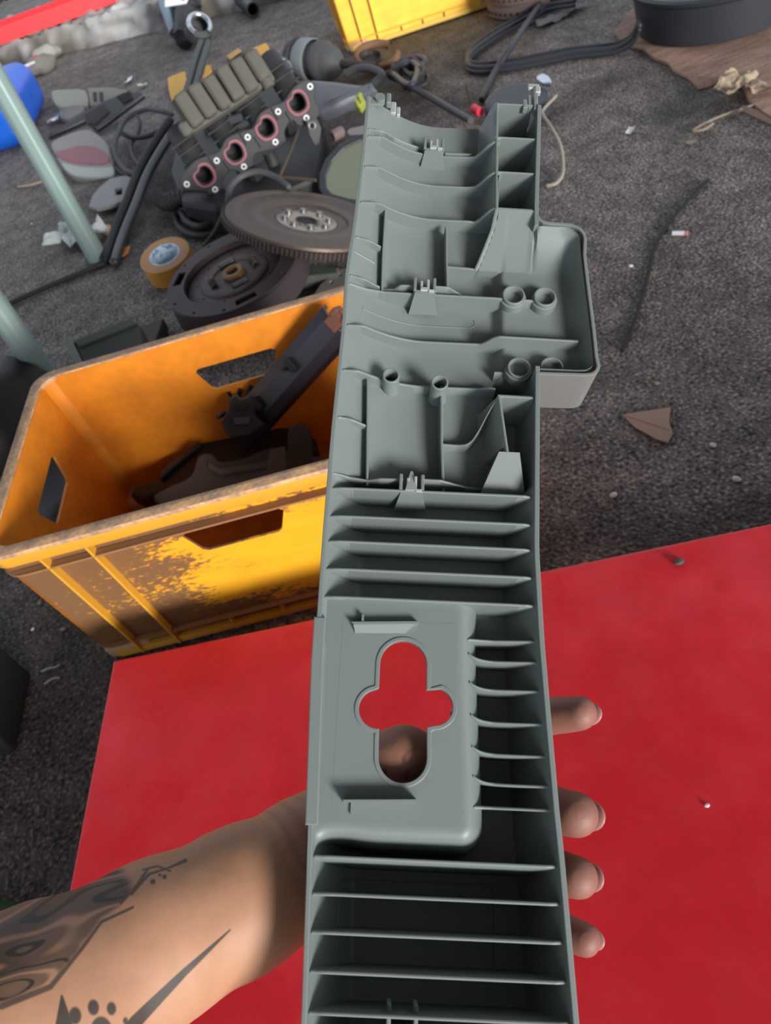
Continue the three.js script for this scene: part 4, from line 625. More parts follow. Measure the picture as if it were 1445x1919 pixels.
// quarter window: greenish glass in its rubber frame
{
  const P = G(668, 318, 0.075), fr = leanFrame(P, mixN(P, 0.55)), o = leanThing('quarter_window', 'greenish quarter window glass in black rubber, leaning behind the panel', 'window', fr);
  const outer = [[700, 243], [668, 252], [634, 270], [610, 296], [597, 326], [598, 352], [606, 366], [640, 378], [700, 392], [770, 392], [770, 243]], inner = [[700, 256], [676, 262], [644, 278], [622, 302], [611, 328], [612, 350], [622, 362], [650, 370], [700, 380], [758, 380], [758, 256]];
  part('seal', lean(fr, outer, 0.012, 0.004, [inner.slice().reverse()]), M.charcoal, o);
  part('glass', lean(fr, inner.map(([x, y]) => [x + (700 - x) * -0.03, y]), 0.004, 0.0005).translate(0, 0, -0.004), new THREE.MeshPhysicalMaterial({ color: lin(124, 134, 116), roughness: 0.35, transmission: 0.25, thickness: 0 }), o);
  part('corner_tab', lean(fr, [[684, 234], [656, 240], [650, 246], [654, 252], [690, 252]], 0.006, 0.001), M.greyPlastic, o);
}
// tail lamp
{
  const P = G(152, 284, 0.05), fr = leanFrame(P, mixN(P, 0.25)), o = leanThing('tail_lamp', 'grey and pink car tail lamp lying left of the rubber seal', 'lamp', fr);
  part('housing', lean(fr, [[94, 266], [124, 250], [160, 240], [178, 246], [204, 272], [210, 300], [212, 326], [180, 330], [130, 324], [112, 306], [100, 284]], 0.034, 0.012, [], 60, 4), std(lin(126, 124, 124), 0.45), o);
  const l = part('lens', lean(fr, [[103, 286], [124, 280], [150, 273], [180, 276], [198, 286], [206, 302], [200, 308], [150, 308], [118, 300]], 0.012, 0.005, [], 50, 4).translate(0, 0, 0.003), std(lin(128, 82, 92), 0.4), o); l.userData.label = 'dusty pink lens band';
  part('lower_lens', lean(fr, [[116, 306], [150, 313], [200, 314], [211, 312], [212, 328], [180, 332], [134, 327]], 0.012, 0.004, [], 40, 3).translate(0, 0, 0.0025), std(lin(148, 156, 152), 0.35), o);
}
slabThing('plastic_trim', 'grey flat plastic trim piece with a square hole below the tail lamp', 'car part', [[166, 386], [172, 366], [188, 348], [206, 334], [236, 328], [250, 334], [242, 358], [232, 376], [206, 384], [180, 390]], 0.022, 0.012, std(lin(128, 128, 130), 0.6), 'panel', 0.003, [[[215, 353], [229, 351], [228, 364], [216, 365]].reverse()]);
// wiring harness loops
hoseThing('wiring_harness', 'grey taped wiring harness looping between tail lamp and manifold', 'wiring', [[322, 214, 0.06], [300, 208, 0.07], [268, 206, 0.06], [240, 220, 0.05], [222, 248, 0.05], [214, 282, 0.04], [224, 306, 0.02], [244, 324, 0.014], [262, 322, 0.02], [276, 306, 0.03]], 0.0075, M.greyDark, 'loom');
hoseThing('wiring_harness', 'second thinner harness loop crossing inside the grey one', 'wiring', [[222, 246, 0.03], [250, 258, 0.03], [280, 254, 0.034], [304, 242, 0.04], [312, 228, 0.05]], 0.0075, M.dark, 'loom');
hoseThing('wiring_harness', 'grey branch of harness hanging down inside the loop', 'wiring', [[256, 214, 0.05], [262, 232, 0.04], [258, 252, 0.025], [246, 270, 0.02], [250, 296, 0.016], [264, 312, 0.012]], 0.006, M.greyDark, 'loom');
hoseThing('cable', 'black cable curling by the lower edge of the tail lamp', 'cable', [[212, 262, 0.012], [208, 296, 0.010], [220, 318, 0.008], [240, 328, 0.008], [268, 326, 0.008]], 0.004, M.dark, 'cable');
// long rubber seals at the foot of the post
{
  const o0 = G(330, 232, 0.07), o = thing('sealing_strip', 'two-lobed black rubber seal running down to the foot of the post', 'seal', o0);
  for (const [dx, r, m] of [[-8, 0.0125, M.deep], [9, 0.0125, M.charcoal]]) { const pts = [[326, 230, 0.07], [300, 268, 0.06], [268, 324, 0.045], [246, 380, 0.03], [222, 440, 0.018], [206, 488, 0.014]].map(([x, y, h]) => G(x + dx, y + dx * 0.3, h).sub(o0)); part('lobe', [tube(pts, r, 60, 10), ...caps(pts, r)], m, o); }
}
hoseThing('sealing_strip', 'thin dark seal lying left from the post foot out of frame', 'seal', [[194, 494, 0.008], [130, 520, 0.008], [60, 550, 0.008], [-30, 592, 0.008]], 0.0065, M.dark, 'strip');
{
  const o0 = G(384, 84, 0.07), o = thing('sealing_strip', 'short dark two-lobed seal standing left of the ribbed cover', 'seal', o0);
  for (const [dx, r] of [[-7, 0.0115], [7, 0.0105]]) { const pts = [[384, 80, 0.08], [372, 118, 0.07], [360, 160, 0.06], [344, 206, 0.05]].map(([x, y, h]) => G(x + dx, y, h).sub(o0)); part('lobe', [tube(pts, r, 40, 10), ...caps(pts, r)], std(lin(62, 68, 66), 0.6), o); }
}
// hoses below the manifold
hoseThing('corrugated_hose', 'fat black corrugated hose bent below the lowest port', 'hose', [[296, 366, 0.04], [314, 380, 0.05], [336, 372, 0.06], [366, 366, 0.06], [396, 372, 0.055], [414, 392, 0.03]], 0.019, M.dark, 'hose', 0.011);
hoseThing('rubber_hose', 'black hose coiled on the floor left of the flywheel, outer turn', 'hose', [[330, 396, 0.02], [336, 424, 0.015], [362, 440, 0.012], [396, 438, 0.012], [418, 420, 0.012], [420, 400, 0.02]], 0.008, M.dark, 'hose');
hoseThing('rubber_hose', 'black hose coiled left of the flywheel, inner turn', 'hose', [[340, 398, 0.035], [352, 416, 0.03], [378, 424, 0.03], [400, 414, 0.03], [410, 396, 0.035]], 0.008, M.dark, 'hose');
hoseThing('rubber_hose', 'grey hose arching over the rear edge of the flywheel', 'hose', [[428, 378, 0.13], [432, 352, 0.145], [450, 332, 0.15], [480, 322, 0.15], [512, 330, 0.14], [540, 350, 0.13]], 0.007, M.greyDark, 'hose');
hoseThing('rubber_hose', 'dark hose hanging beside the flywheel edge to the tape roll', 'hose', [[424, 392, 0.10], [412, 420, 0.06], [398, 444, 0.02], [384, 462, 0.010]], 0.007, M.dark, 'hose');
{ const a = G(562, 240, 0.12), b = G(524, 332, 0.13), c = G(592, 338, 0.12), o = thing('bent_rod', 'thin grey L-shaped rod under the top gasket ports', 'rod', a.clone()); part('rod', [rod(V3(0, 0, 0), b.clone().sub(a), 0.0036), rod(b.clone().sub(a), c.sub(a), 0.0036), ...caps([V3(0, 0, 0), b.clone().sub(a)], 0.0036)], M.rust, o); }
{ const P = G(632, 251, 0.02), o = thing('bushing', 'small pinkish grey bushing in the dark gap of the heap', 'car part', P); o.rotation.set(0.5, 0.4, 1.3); part('body', latheHard([[0, -0.018], [0.012, -0.018], [0.014, -0.015], [0.014, 0.015], [0.012, 0.018], [0.005, 0.018], [0.005, 0.01], [0, 0.01]], 24), std(lin(132, 112, 112), 0.6), o); }
{ const P = G(677, 198, 0.135), o = thing('plastic_clip', 'small yellow green plastic connector beside the upper left panel corner', 'clip', P); o.rotation.set(0.3, 0.6, 0.2); const m = std(lin(148, 156, 62), 0.5); part('body', [new RoundedBoxGeometry(0.024, 0.022, 0.016, 3, 0.004), bx(0.012, 0.024, 0.008, 0.006, 0.018, 0, 0.002)], m, o); part('pin', [cyl(0.005, 0.005, 0.018, 12, -0.008, 0.016, 0)], m, o); const inv = o.quaternion.clone().invert(), f = (x, y, z) => V3(x, y, z).applyQuaternion(inv); part('lead', tube([f(0.004, -0.01, 0), f(0.03, -0.05, -0.02), f(0.045, -0.1, -0.04), f(0.06, -0.132, -0.05)], 0.0028, 24, 8), M.deep, o); }
{ const P = G(622, 213, 0.075), o = thing('lamp_bulb', 'small pale bulb socket below the tapered housing', 'bulb', P); o.rotation.set(0.2, 0, 1.0); part('socket', latheHard([[0, -0.012], [0.008, -0.012], [0.01, -0.008], [0.01, 0.002], [0.007, 0.004], [0, 0.004]], 20), M.greyPlastic, o); part('glass', lathe([[0.006, 0.003], [0.008, 0.01], [0.006, 0.018], [0, 0.021]], 18), std(lin(190, 188, 196), 0.2), o); }
{ const P = G(586, 243, 0.13), o = thing('metal_bracket', 'grey bracket with a ring below the last gasket port', 'bracket', P); const z = toEye(P); frameY(o, z, CR); part('plate', extr(shapeOf([[-0.014, 0.02], [0.01, 0.022], [0.02, 0.004], [0.014, -0.03], [0.004, -0.034], [-0.008, -0.01]], [ring(-0.001, 0.008, 0.006, 14).reverse()]), 0.005, 0.001).rotateX(-Math.PI / 2), M.greyDark, o); part('ring', new THREE.TorusGeometry(0.0075, 0.002, 8, 20).rotateX(Math.PI / 2).translate(-0.001, 0.005, -0.008), M.steel, o); }
// grey spring and bolt at the top corner of the cover
{ const a = G(524, 130, 0.15), b = G(505, 88, 0.16), o = thing('coil_spring', 'grey strut spring with a tapered tip behind the ribbed cover', 'car part', a); o.quaternion.setFromUnitVectors(UP, b.clone().sub(a).normalize()); part('core', lathe([[0, -0.02], [0.03, -0.018], [0.028, 0.02], [0.016, 0.04], [0.006, 0.066], [0.004, 0.08], [0, 0.08]], 24), M.greyDark, o); for (let k = 0; k < 5; k++) part('coil', new THREE.TorusGeometry(0.031 - k * 0.004, 0.0045, 8, 28).rotateX(Math.PI / 2 + 0.12).translate(0, -0.012 + k * 0.014, 0), std(lin(110, 116, 120), 0.5, 0.3), o); }
// rusty hoop, harness tangle and rod at the back
{ const P = G(706, 104, 0.035), o = thing('iron_hoop', 'rusty open iron hoop at the foot of the far yellow crate', 'hoop', P); discFrame(o, P, -6, 0.5); part('hoop', new THREE.TorusGeometry(0.062, 0.010, 10, 48, Math.PI * 1.75).rotateX(Math.PI / 2).scale(1, 1.2, 1), M.rustRed, o); part('inner_cup', latheHard([[0, -0.01], [0.03, -0.01], [0.036, 0.006], [0.032, 0.008], [0.028, -0.004], [0, -0.004]], 32).translate(-0.02, 0, 0.012), M.rustDark, o); }
{ const r = rng(31); for (let k = 0; k < 6; k++) { const cx = 768 + 26 * (r() - 0.5), cy = 138 + 24 * (r() - 0.5), l = []; const a0 = r() * 6; for (let i = 0; i < 9; i++) { const a = a0 + i / 8 * (4 + 2 * r()); l.push([cx + 26 * Math.cos(a) * (0.7 + 0.5 * r()), cy + 20 * Math.sin(a) * (0.7 + 0.5 * r()), 0.014 + 0.014 * k + 0.012 * r()]); } hoseThing('wiring_harness', ['lowest', 'second lowest', 'third', 'fourth', 'fifth', 'topmost'][k] + ' loop of the dark wiring tangle right of the iron hoop', 'wiring', l, 0.0075, k % 2 ? M.charcoal : M.dark, 'loom'); } }
{ const a = G(732, 140, 0.06), b = G(882, 226, 0.03), o = thing('steel_rod', 'long dark steel rod pointing from the wiring tangle behind the panel', 'rod', a.clone()); part('rod', rod(V3(0, 0, 0), b.sub(a), 0.0085), std(lin(86, 82, 88), 0.5, 0.3), o); part('collar', rod(V3(0, 0, 0), G(742, 146, 0.056).sub(a), 0.0115), M.dark, o); }
hoseThing('hose_clamp', 'pale grey crumpled hose lying behind the tapered housing', 'hose', [[650, 138, 0.07], [672, 128, 0.08], [698, 130, 0.08], [716, 142, 0.07], [702, 156, 0.06]], 0.011, M.greyDark, 'hose');
// scraps of yellow plastic
slabThing('plastic_shard', 'broken yellow plastic shard left of the short dark seal', 'shard', [[314, 146], [322, 142], [346, 133], [350, 150], [346, 172], [336, 176], [330, 198], [322, 190], [316, 168]], 0.012, 0.004, M.yellowBit, 'shard', 0.001);
slabThing('plastic_shard', 'small yellow shard right of the short dark seal', 'shard', [[386, 122], [394, 122], [397, 132], [386, 142], [380, 146]], 0.012, 0.004, M.yellowBit, 'shard', 0.001);
slabThing('plastic_shard', 'yellow shard beside the tip of the strut spring', 'shard', [[474, 90], [498, 80], [504, 88], [502, 102], [482, 103]], 0.012, 0.004, M.yellowBit, 'shard', 0.001);
slabThing('plastic_shard', 'narrow tan strip behind the upper edge of the ribbed cover', 'shard', [[424, 104], [446, 90], [452, 94], [430, 110]], 0.012, 0.004, std(lin(190, 150, 92), 0.8), 'shard', 0.001);
slabThing('plastic_shard', 'orange yellow chip at the foot of the two-lobed seal', 'shard', [[190, 424], [204, 420], [212, 428], [204, 442], [192, 436]], 0.006, 0.004, M.yellowBit, 'shard', 0.001);
slabThing('plastic_shard', 'orange chip between the seal foot and the tape roll', 'shard', [[232, 462], [244, 460], [240, 474], [228, 480]], 0.006, 0.004, std(lin(210, 140, 80), 0.8), 'shard', 0.001);
// grey parts at the left
{
  const P = G(126, 180, 0.06), fr = leanFrame(P, mixN(P, 0.4)), o = leanThing('lamp_housing', 'dusty grey lamp housing with two panels, left heap', 'lamp', fr);
  part('reflector', lean(fr, [[96, 170], [126, 166], [158, 168], [163, 196], [140, 198], [104, 196]], 0.03, 0.008, [], 40, 4), std(lin(128, 130, 122), 0.5), o);
  part('side_panel', lean(fr, [[164, 164], [200, 162], [238, 168], [226, 182], [200, 196], [168, 198]], 0.026, 0.005), std(lin(112, 114, 108), 0.6), o);
  for (const x of [174, 186]) part('slot', lean(fr, [[x, 174], [x + 7, 173], [x + 8, 190], [x + 2, 191]], 0.004, 0.001).translate(0, 0, 0.003), M.dark, o);
}
{
  const P = G(180, 212, 0.05), fr = leanFrame(P, mixN(P, 0.45)), o = leanThing('wiper_cowl', 'long black tapered plastic cowl in the left heap', 'car part', fr);
  part('blade', lean(fr, [[90, 256], [110, 240], [150, 212], [196, 188], [232, 172], [262, 170], [270, 178], [240, 200], [206, 226], [182, 242], [172, 236], [158, 226], [128, 240]], 0.02, 0.005), M.charcoal, o);
  part('lug', lean(fr, [[160, 216], [196, 196], [206, 210], [178, 236], [168, 232]], 0.014, 0.004).translate(0, 0, 0.008), M.dark, o); part('lug', lean(fr, [[220, 182], [244, 172], [250, 186], [232, 196]], 0.014, 0.004).translate(0, 0, 0.008), M.deep, o);
}
slabThing('small_lamp', 'small grey plastic pod between lamp housing and black cowl', 'car part', [[110, 208], [130, 198], [156, 198], [150, 210], [128, 222], [114, 220]], 0.035, 0.03, M.greyPlastic, 'pod', 0.008, [], 40);
crumpleThing('paper_scrap', 'white torn scrap at the tip of the black cowl', 'scrap', 106, 228, 0.002, 0.06, 0.05, 0.02, 33, M.white, 0.4, 'scrap');
crumpleThing('paper_scrap', 'tiny white scrap right of the lamp housing', 'scrap', 241, 153, 0.002, 0.05, 0.02, 0.014, 35, M.white, 1.1, 'scrap');
crumpleThing('paper_scrap', 'pale yellowish scrap above the wiring loop', 'scrap', 268, 163, 0.002, 0.035, 0.03, 0.02, 36, std(lin(198, 194, 170), 0.8), 0.2, 'scrap');
crumpleThing('plastic_film', 'white crumpled plastic film at the foot of the first post', 'film', 150, 452, 0.002, 0.15, 0.10, 0.05, 41, std(lin(200, 206, 204), 0.6), -0.5, 'film');
tubeThing('twig', 'straw coloured twig left of the first post', 'twig', [[34, 350, 0.004], [60, 346, 0.006], [86, 338, 0.004]], 0.0032, std(lin(170, 158, 134), 0.85), 'stem', 20, 6);
// blue canister with loose rubble behind it
{
  const P = G(38, 236, 0.0), o = thing('jerrycan', 'blue plastic canister lying behind the first post', 'canister', P); const xd = G(70, 150, 0).sub(G(0, 290, 0)).normalize(); frameY(o, UP, xd);
  const body = new RoundedBoxGeometry(0.44, 0.17, 0.2, 8, 0.055).translate(-0.05, 0.085, 0.0);
  part('body', body, M.blue, o);
  for (const x of [-0.16, 0.0, 0.14]) part('seam', new THREE.TorusGeometry(0.085, 0.006, 6, 40).scale(1.12, 0.9, 1).rotateY(Math.PI / 2).translate(x - 0.02, 0.085, 0), std(lin(18, 66, 160), 0.4), o);
  part('handle', tube([V3(-0.04, 0.16, 0), V3(0, 0.195, 0), V3(0.07, 0.195, 0), V3(0.11, 0.15, 0)], 0.014, 24, 10), M.blue, o);
  part('cap', latheHard([[0, 0.165], [0.052, 0.165], [0.055, 0.17], [0.055, 0.19], [0.046, 0.194], [0.042, 0.18], [0, 0.18]], 32).translate(-0.2, 0, 0.01), std(lin(16, 58, 150), 0.4), o);
}
{ const r = rng(77); const spots = [[14, 92, 0.055], [30, 108, 0.05], [10, 112, 0.045], [56, 92, 0.04], [84, 134, 0.06], [96, 112, 0.05], [44, 80, 0.04], [110, 92, 0.045], [140, 66, 0.05], [196, 46, 0.06], [232, 40, 0.05], [78, 104, 0.035], [26, 84, 0.035]];
  spots.forEach(([x, y, s], i) => { const o = thing('stone', ['rough pale stone left of the red tipped stick', 'rough stone just above the blue canister', 'pale stone at the left frame edge above the canister', 'small stone under the red beam', 'flat grey stone right of the blue canister', 'brownish stone behind the flat grey stone', 'small pale stone close below the red beam', 'stone at the foot of the kerb right of the red tipped stick', 'stone against the kerb under the middle of the red beam', 'large pale stone near the end of the red beam', 'pale stone on the kerb foot right of the red beam', 'small stone beside the red tipped stick', 'smallest pale stone under the left end of the red beam'][i], 'stone', G(x, y, 0)); part('stone', rough(new THREE.IcosahedronGeometry(s, 4).scale(1.2, 0.65, 0.9).translate(0, s * 0.5, 0), s * 0.35, 1 / s * 0.7, i), ((q) => std(lin(118 + q, 116 + q, 108 + q), 0.9))(44 * r()), o); o.rotation.y = r() * 6; }); }
{ const a = G(40, 128, 0.07), b = G(70, 114, 0.05), o = thing('stick', 'white stick with a red tip above the blue canister', 'stick', a.clone()); part('shaft', rod(V3(0, 0, 0), b.clone().sub(a), 0.007, 0.004), M.white, o); part('tip', new THREE.SphereGeometry(0.016, 14, 10).scale(1, 1.3, 1).translate(...b.sub(a).toArray()), std(lin(206, 40, 70), 0.5), o); }
// red beam on the kerb and the grey sheets behind it
{
  const a = G(-70, 92, 0.13), b = G(168, 5, 0.13), d = b.clone().sub(a), L = d.length(), o = thing('steel_beam', 'bright red painted steel beam lying on the pale kerb', 'beam', a.clone().lerp(b, 0.5)); frameY(o, UP, d.normalize());
  const s = shapeOf([[-0.062, -0.03], [0.062, -0.03], [0.062, 0.03], [-0.062, 0.03]], [[[-0.055, -0.024], [0.055, -0.024], [0.055, 0.024], [-0.055, 0.024]].reverse()]); part('box_section', extr(s, L + 0.5, 0.003).translate(0, 0, -L / 2 - 0.25).rotateY(Math.PI / 2).translate(0, 0, -0.045), std(lin(252, 62, 66), 0.5), o);
  for (const z of [-0.03, 0.03]) part('flange', bx(L + 0.48, 0.008, 0.012, 0, 0.034, z - 0.045, 0.002), std(lin(214, 36, 46), 0.45), o);
}
{
  const P = G(14, 14, 0.12), o = thing('sheet_stack', 'crumpled pale grey sheeting behind the red beam', 'sheet', P); o.rotation.y = 0.5; for (let k = 0; k < 3; k++) part('sheet', crumple(0.55 - k * 0.1, 0.35, 0.06, 50 + k, 16).map((g) => g.translate(-0.05 * k, k * 0.035, -0.2)), [M.greyPlastic, std(lin(150, 150, 166), 0.6), M.white][k], o);
}
// suspension strut at the top
{
  const a = G(296, -20, 0.16), b = G(327, 62, 0.05), o = thing('suspension_strut', 'black suspension strut with grey tube and open silver end ring', 'car part', a.clone());
  part('tube', rod(V3(0, 0, 0), b.clone().sub(a), 0.02), std(lin(110, 132, 142), 0.4, 0.3), o);
  const q = (x, y, h) => G(x, y, h).sub(a);
  part('boot', [rod(q(352, -30, 0.12), q(352, 20, 0.09), 0.05, 0.055), rod(q(352, 20, 0.09), q(340, 70, 0.05), 0.05, 0.03)], M.dark, o); part('boot_fold', [0, 0.25, 0.5, 0.75].map((k) => { const p = q(352, 20, 0.09).lerp(q(340, 70, 0.05), k); return new THREE.TorusGeometry(0.05 - 0.018 * k, 0.008, 8, 24).rotateX(1.2).translate(p.x, p.y, p.z); }), M.deep, o);
  const r = part('bushing', latheHard([[0.026, -0.05], [0.048, -0.05], [0.05, -0.046], [0.05, 0.0], [0.046, 0.004], [0.03, 0.004], [0.026, 0]], 36), M.greyDark, o); const pr = G(374, 46, 0.1); discFrame(r, pr, 20, 0.8); r.position.copy(pr.clone().sub(a));
  const e = part('end_ring', new THREE.TorusGeometry(0.038, 0.009, 10, 36, Math.PI * 1.55).rotateX(-Math.PI / 2).rotateY(-0.45), M.chrome, o); e.quaternion.copy(r.quaternion); e.position.copy(r.position).addScaledVector(toEye(pr), 0.012); e.userData.label = 'shiny open end ring';
  part('ball_joint', new THREE.SphereGeometry(0.035, 20, 14).translate(...q(345, 74, 0.035).toArray()), M.deep, o);
  const w = part('bracket', extr(shapeOf([[0, 0], [0.075, 0.012], [0.082, 0.03], [0.07, 0.045], [0.02, 0.034], [0, 0.022]], [ring(0.064, 0.028, 0.008, 14).reverse()]), 0.006, 0.001), M.white, o); const pw2 = G(310, 14, 0.19); w.position.copy(pw2.sub(a)); basis(w, CR, CU, CB);
}
{ const a = G(428, -18, 0.03), b = G(474, 18, 0.03), o = thing('steel_pipe', 'dark steel pipe with an open end at the top of the picture', 'pipe', a.clone()); const d = b.clone().sub(a), L = d.length(); o.quaternion.setFromUnitVectors(UP, d.normalize()); part('pipe', latheHard([[0.02, -0.2], [0.026, -0.2], [0.026, L], [0.02, L], [0.019, L - 0.2], [0.019, -0.2]], 28), M.charcoal, o); }
// dark mirror cover with wire hoop right behind the far end of the panel
{
  const P = G(965, 178, 0.05), fr = leanFrame(P, mixN(P, 0.15)), o = leanThing('mirror_cover', 'dark oval mirror cover with a shiny cap behind the far end of the panel', 'car part', fr);
  part('shell', lean(fr, [[906, 186], [926, 166], [950, 154], [985, 150], [1020, 158], [1036, 172], [1030, 188], [1000, 206], [950, 212], [916, 206]], 0.045, 0.016, [], 60, 5), M.charcoal, o);
  part('cap', lean(fr, [[1006, 152], [1018, 146], [1030, 152], [1034, 164], [1022, 164], [1010, 158]], 0.012, 0.004, [], 30, 4).translate(0, 0, 0.012), M.chrome, o);
}
hoseThing('wire', 'stiff pale wire hooked from the mirror cover down to the floor', 'wire', [[1042, 180, 0.03], [1018, 206, 0.04], [1018, 216, 0.05], [1034, 240, 0.05], [1050, 272, 0.035], [1055, 300, 0.02], [1053, 330, 0.008], [1040, 345, 0.005], [1026, 348, 0.005]], 0.0036, std(lin(156, 148, 132), 0.5), 'wire');
{ const a = G(874, 162, 0.012), b = G(888, 204, 0.03), o = thing('cable', 'dark cable with a bright red tip behind the far gutter edge', 'cable', a.clone()); part('cable', rod(V3(0, 0, 0), b.clone().sub(a), 0.004), M.rustDark, o); part('tip', rod(b.clone().sub(a), G(900, 210, 0.03).sub(a), 0.0115, 0.010), std(lin(232, 44, 74), 0.45), o); }
// block, wedge and plates between post, clutch and crate
{
  const P = G(226, 640, 0.09), fr = leanFrame(P, mixN(P, 0.35)), o = leanThing('battery_box', 'dark green grey rectangular block behind the rear rim of the crate', 'box', fr);
  part('body', lean(fr, [[136, 640], [246, 596], [262, 608], [268, 664], [160, 694]], 0.10, 0.006), std(lin(66, 72, 68), 0.7), o); part('edge_strip', lean(fr, [[118, 636], [132, 630], [160, 690], [146, 694]], 0.06, 0.004).translate(0, 0, 0.004), std(lin(132, 138, 126), 0.7), o); part('top_band', lean(fr, [[140, 640], [246, 598], [258, 608], [150, 652]], 0.006, 0.002).translate(0, 0, 0.004), std(lin(82, 88, 84), 0.6), o);
}
slabThing('steel_wedge', 'dark brown steel wedge between the green block and the clutch', 'steel', [[264, 610], [306, 596], [300, 616], [290, 640], [268, 650]], 0.03, 0.029, M.rustDark, 'wedge', 0.003);
slabThing('aluminium_block', 'small grey green metal block below the flywheel', 'car part', [[560, 502], [586, 497], [634, 500], [632, 512], [590, 516], [562, 520]], 0.03, 0.029, std(lin(96, 104, 98), 0.55, 0.3), 'block', 0.004);
slabThing('metal_plate', 'light grey drilled metal plate behind the rear crate rim', 'plate', [[582, 560], [600, 532], [640, 502], [680, 500], [690, 550], [640, 570]], 0.02, 0.019, std(lin(140, 136, 132), 0.6, 0.2), 'plate', 0.002, [[[618, 528], [622, 526], [623, 530], [619, 532]].reverse(), [[634, 514], [638, 512], [639, 516], [635, 518]].reverse()]);
// dark things at the left edge
{
  const P = G(2, 790, 0.085), o = thing('rubber_boot', 'large black rubber boot lying behind the left crate rim', 'rubber part', P); const xd = G(90, 700, 0).sub(G(-40, 830, 0)).normalize(); frameY(o, UP, xd); part('body', rough(lathe([[0, -0.11], [0.05, -0.11], [0.075, -0.09], [0.07, -0.06], [0.085, -0.03], [0.08, 0.0], [0.09, 0.03], [0.08, 0.06], [0.06, 0.085], [0.03, 0.1], [0, 0.1]], 48).rotateZ(Math.PI / 2), 0.004, 14), std(lin(26, 25, 25), 0.6), o); part('eye', new THREE.TorusGeometry(0.018, 0.008, 10, 24).rotateX(Math.PI / 2).translate(-0.03, 0.084, 0.02), M.deep, o);
}
{
  const P = G(30, 900, 0.035), fr = leanFrame(P, mixN(P, 0.1)), o = leanThing('plastic_case', 'dark grey plastic case wedged against the left side of the crate', 'case', fr); part('body', lean(fr, [[-60, 930], [60, 838], [140, 800], [180, 830], [130, 930], [40, 1000], [-60, 1060]], 0.034, 0.008), M.greyDark, o); part('lid_line', lean(fr, [[-50, 950], [56, 868], [136, 828], [139, 834], [58, 876], [-48, 960]], 0.004, 0.001).translate(0, 0, 0.003), M.dark, o);
}
hoseThing('wire', 'thin pale wire curling at the left frame edge by the crate corner', 'wire', [[-20, 930, 0.07], [2, 950, 0.07], [12, 976, 0.06], [4, 1000, 0.05]], 0.0016, M.white, 'wire', 0);
{ const P = G(26, 1330, 0.0), o = thing('tool_box', 'black box at the left frame edge in front of the crate', 'box', G(54, 1310, 0)); const xd = G(-60, 1340, 0).sub(G(54, 1310, 0)).normalize(); frameY(o, UP, xd.negate()); part('body', new RoundedBoxGeometry(0.3, 0.09, 0.12, 4, 0.008).translate(-0.15, 0.045, 0.02), std(lin(20, 20, 24), 0.6), o); part('lid', new RoundedBoxGeometry(0.304, 0.02, 0.124, 3, 0.006).translate(-0.15, 0.098, 0.02), std(lin(24, 24, 28), 0.55), o); }
for (const [l, label] of [[[[78, 1258, 0.002], [92, 1252, 0.004], [104, 1250, 0.002], [111, 1246, 0.002]], 'upper thin pale shaving on the floor left of the crate foot'], [[[84, 1281, 0.002], [98, 1272, 0.004], [110, 1270, 0.002]], 'lower thin pale shaving on the floor left of the crate foot']]) tubeThing('shaving', label, 'shaving', l, 0.0014, std(lin(170, 168, 160), 0.7), 'strand', 16, 6);
slabThing('green_cloth', 'dark green cloth on the floor behind the forearm at the left edge', 'cloth', [[-60, 1690], [10, 1684], [44, 1694], [66, 1712], [40, 1740], [-60, 1780]], 0.02, 0.018, std(lin(40, 74, 36), 0.9), 'cloth', 0.006, [], 40);
crumpleThing('rag', 'pale grey smeared rag on the floor between seal loop and tub', 'rag', 1052, 30, 0.001, 0.16, 0.05, 0.012, 61, std(lin(138, 134, 132), 0.9), 0.3, 'rag');
// ---------- inside the crate: black trim bar, bracket, dusty cover, hook ----------
{
  const cy = R(-7.3), f = (x, y, z) => V3(x, y, -z).applyAxisAngle(UP, cy).add(crate.position);     // crate coordinates
  const barA = G(622, 612, 0.235), barB = G(446, 812, 0.10), d = barB.clone().sub(barA), L = d.length();
  const o = thing('trim_bar', 'long black plastic trim bar leaning in the crate against its back wall', 'car part', barA.clone()); const z = toEye(barA).addScaledVector(UP, 0.3); frameY(o, z.addScaledVector(d, -z.dot(d) / d.lengthSq()).normalize(), d.clone().normalize());
  const prof = [[-0.03, -0.012], [-0.026, 0.004], [-0.012, 0.010], [0.012, 0.010], [0.026, 0.004], [0.03, -0.012], [0.024, -0.012], [0.02, 0], [0.009, 0.004], [-0.009, 0.004], [-0.02, 0], [-0.024, -0.012]];
  part('channel', extr(shapeOf(prof), L + 0.02, 0.001).translate(0, 0, -0.01).rotateY(Math.PI / 2), std(lin(40, 41, 50), 0.35), o);
  for (const k of [0.34, 0.7]) part('clip', [bx(0.012, 0.014, 0.02, L * k, 0.012, 0.004, 0.002), bx(0.004, 0.02, 0.006, L * k + 0.01, 0.014, 0.006, 0.001)], M.deep, o);
  const e = part('end_catch', [bx(0.024, 0.018, 0.022, -0.012, 0.004, 0, 0.003), bx(0.012, 0.022, 0.008, -0.022, 0.006, 0.008, 0.002), bx(0.01, 0.016, 0.006, -0.024, 0.006, -0.008, 0.002)], std(lin(104, 66, 50), 0.6), o); e.userData.label = 'rusty brown end catch';
}
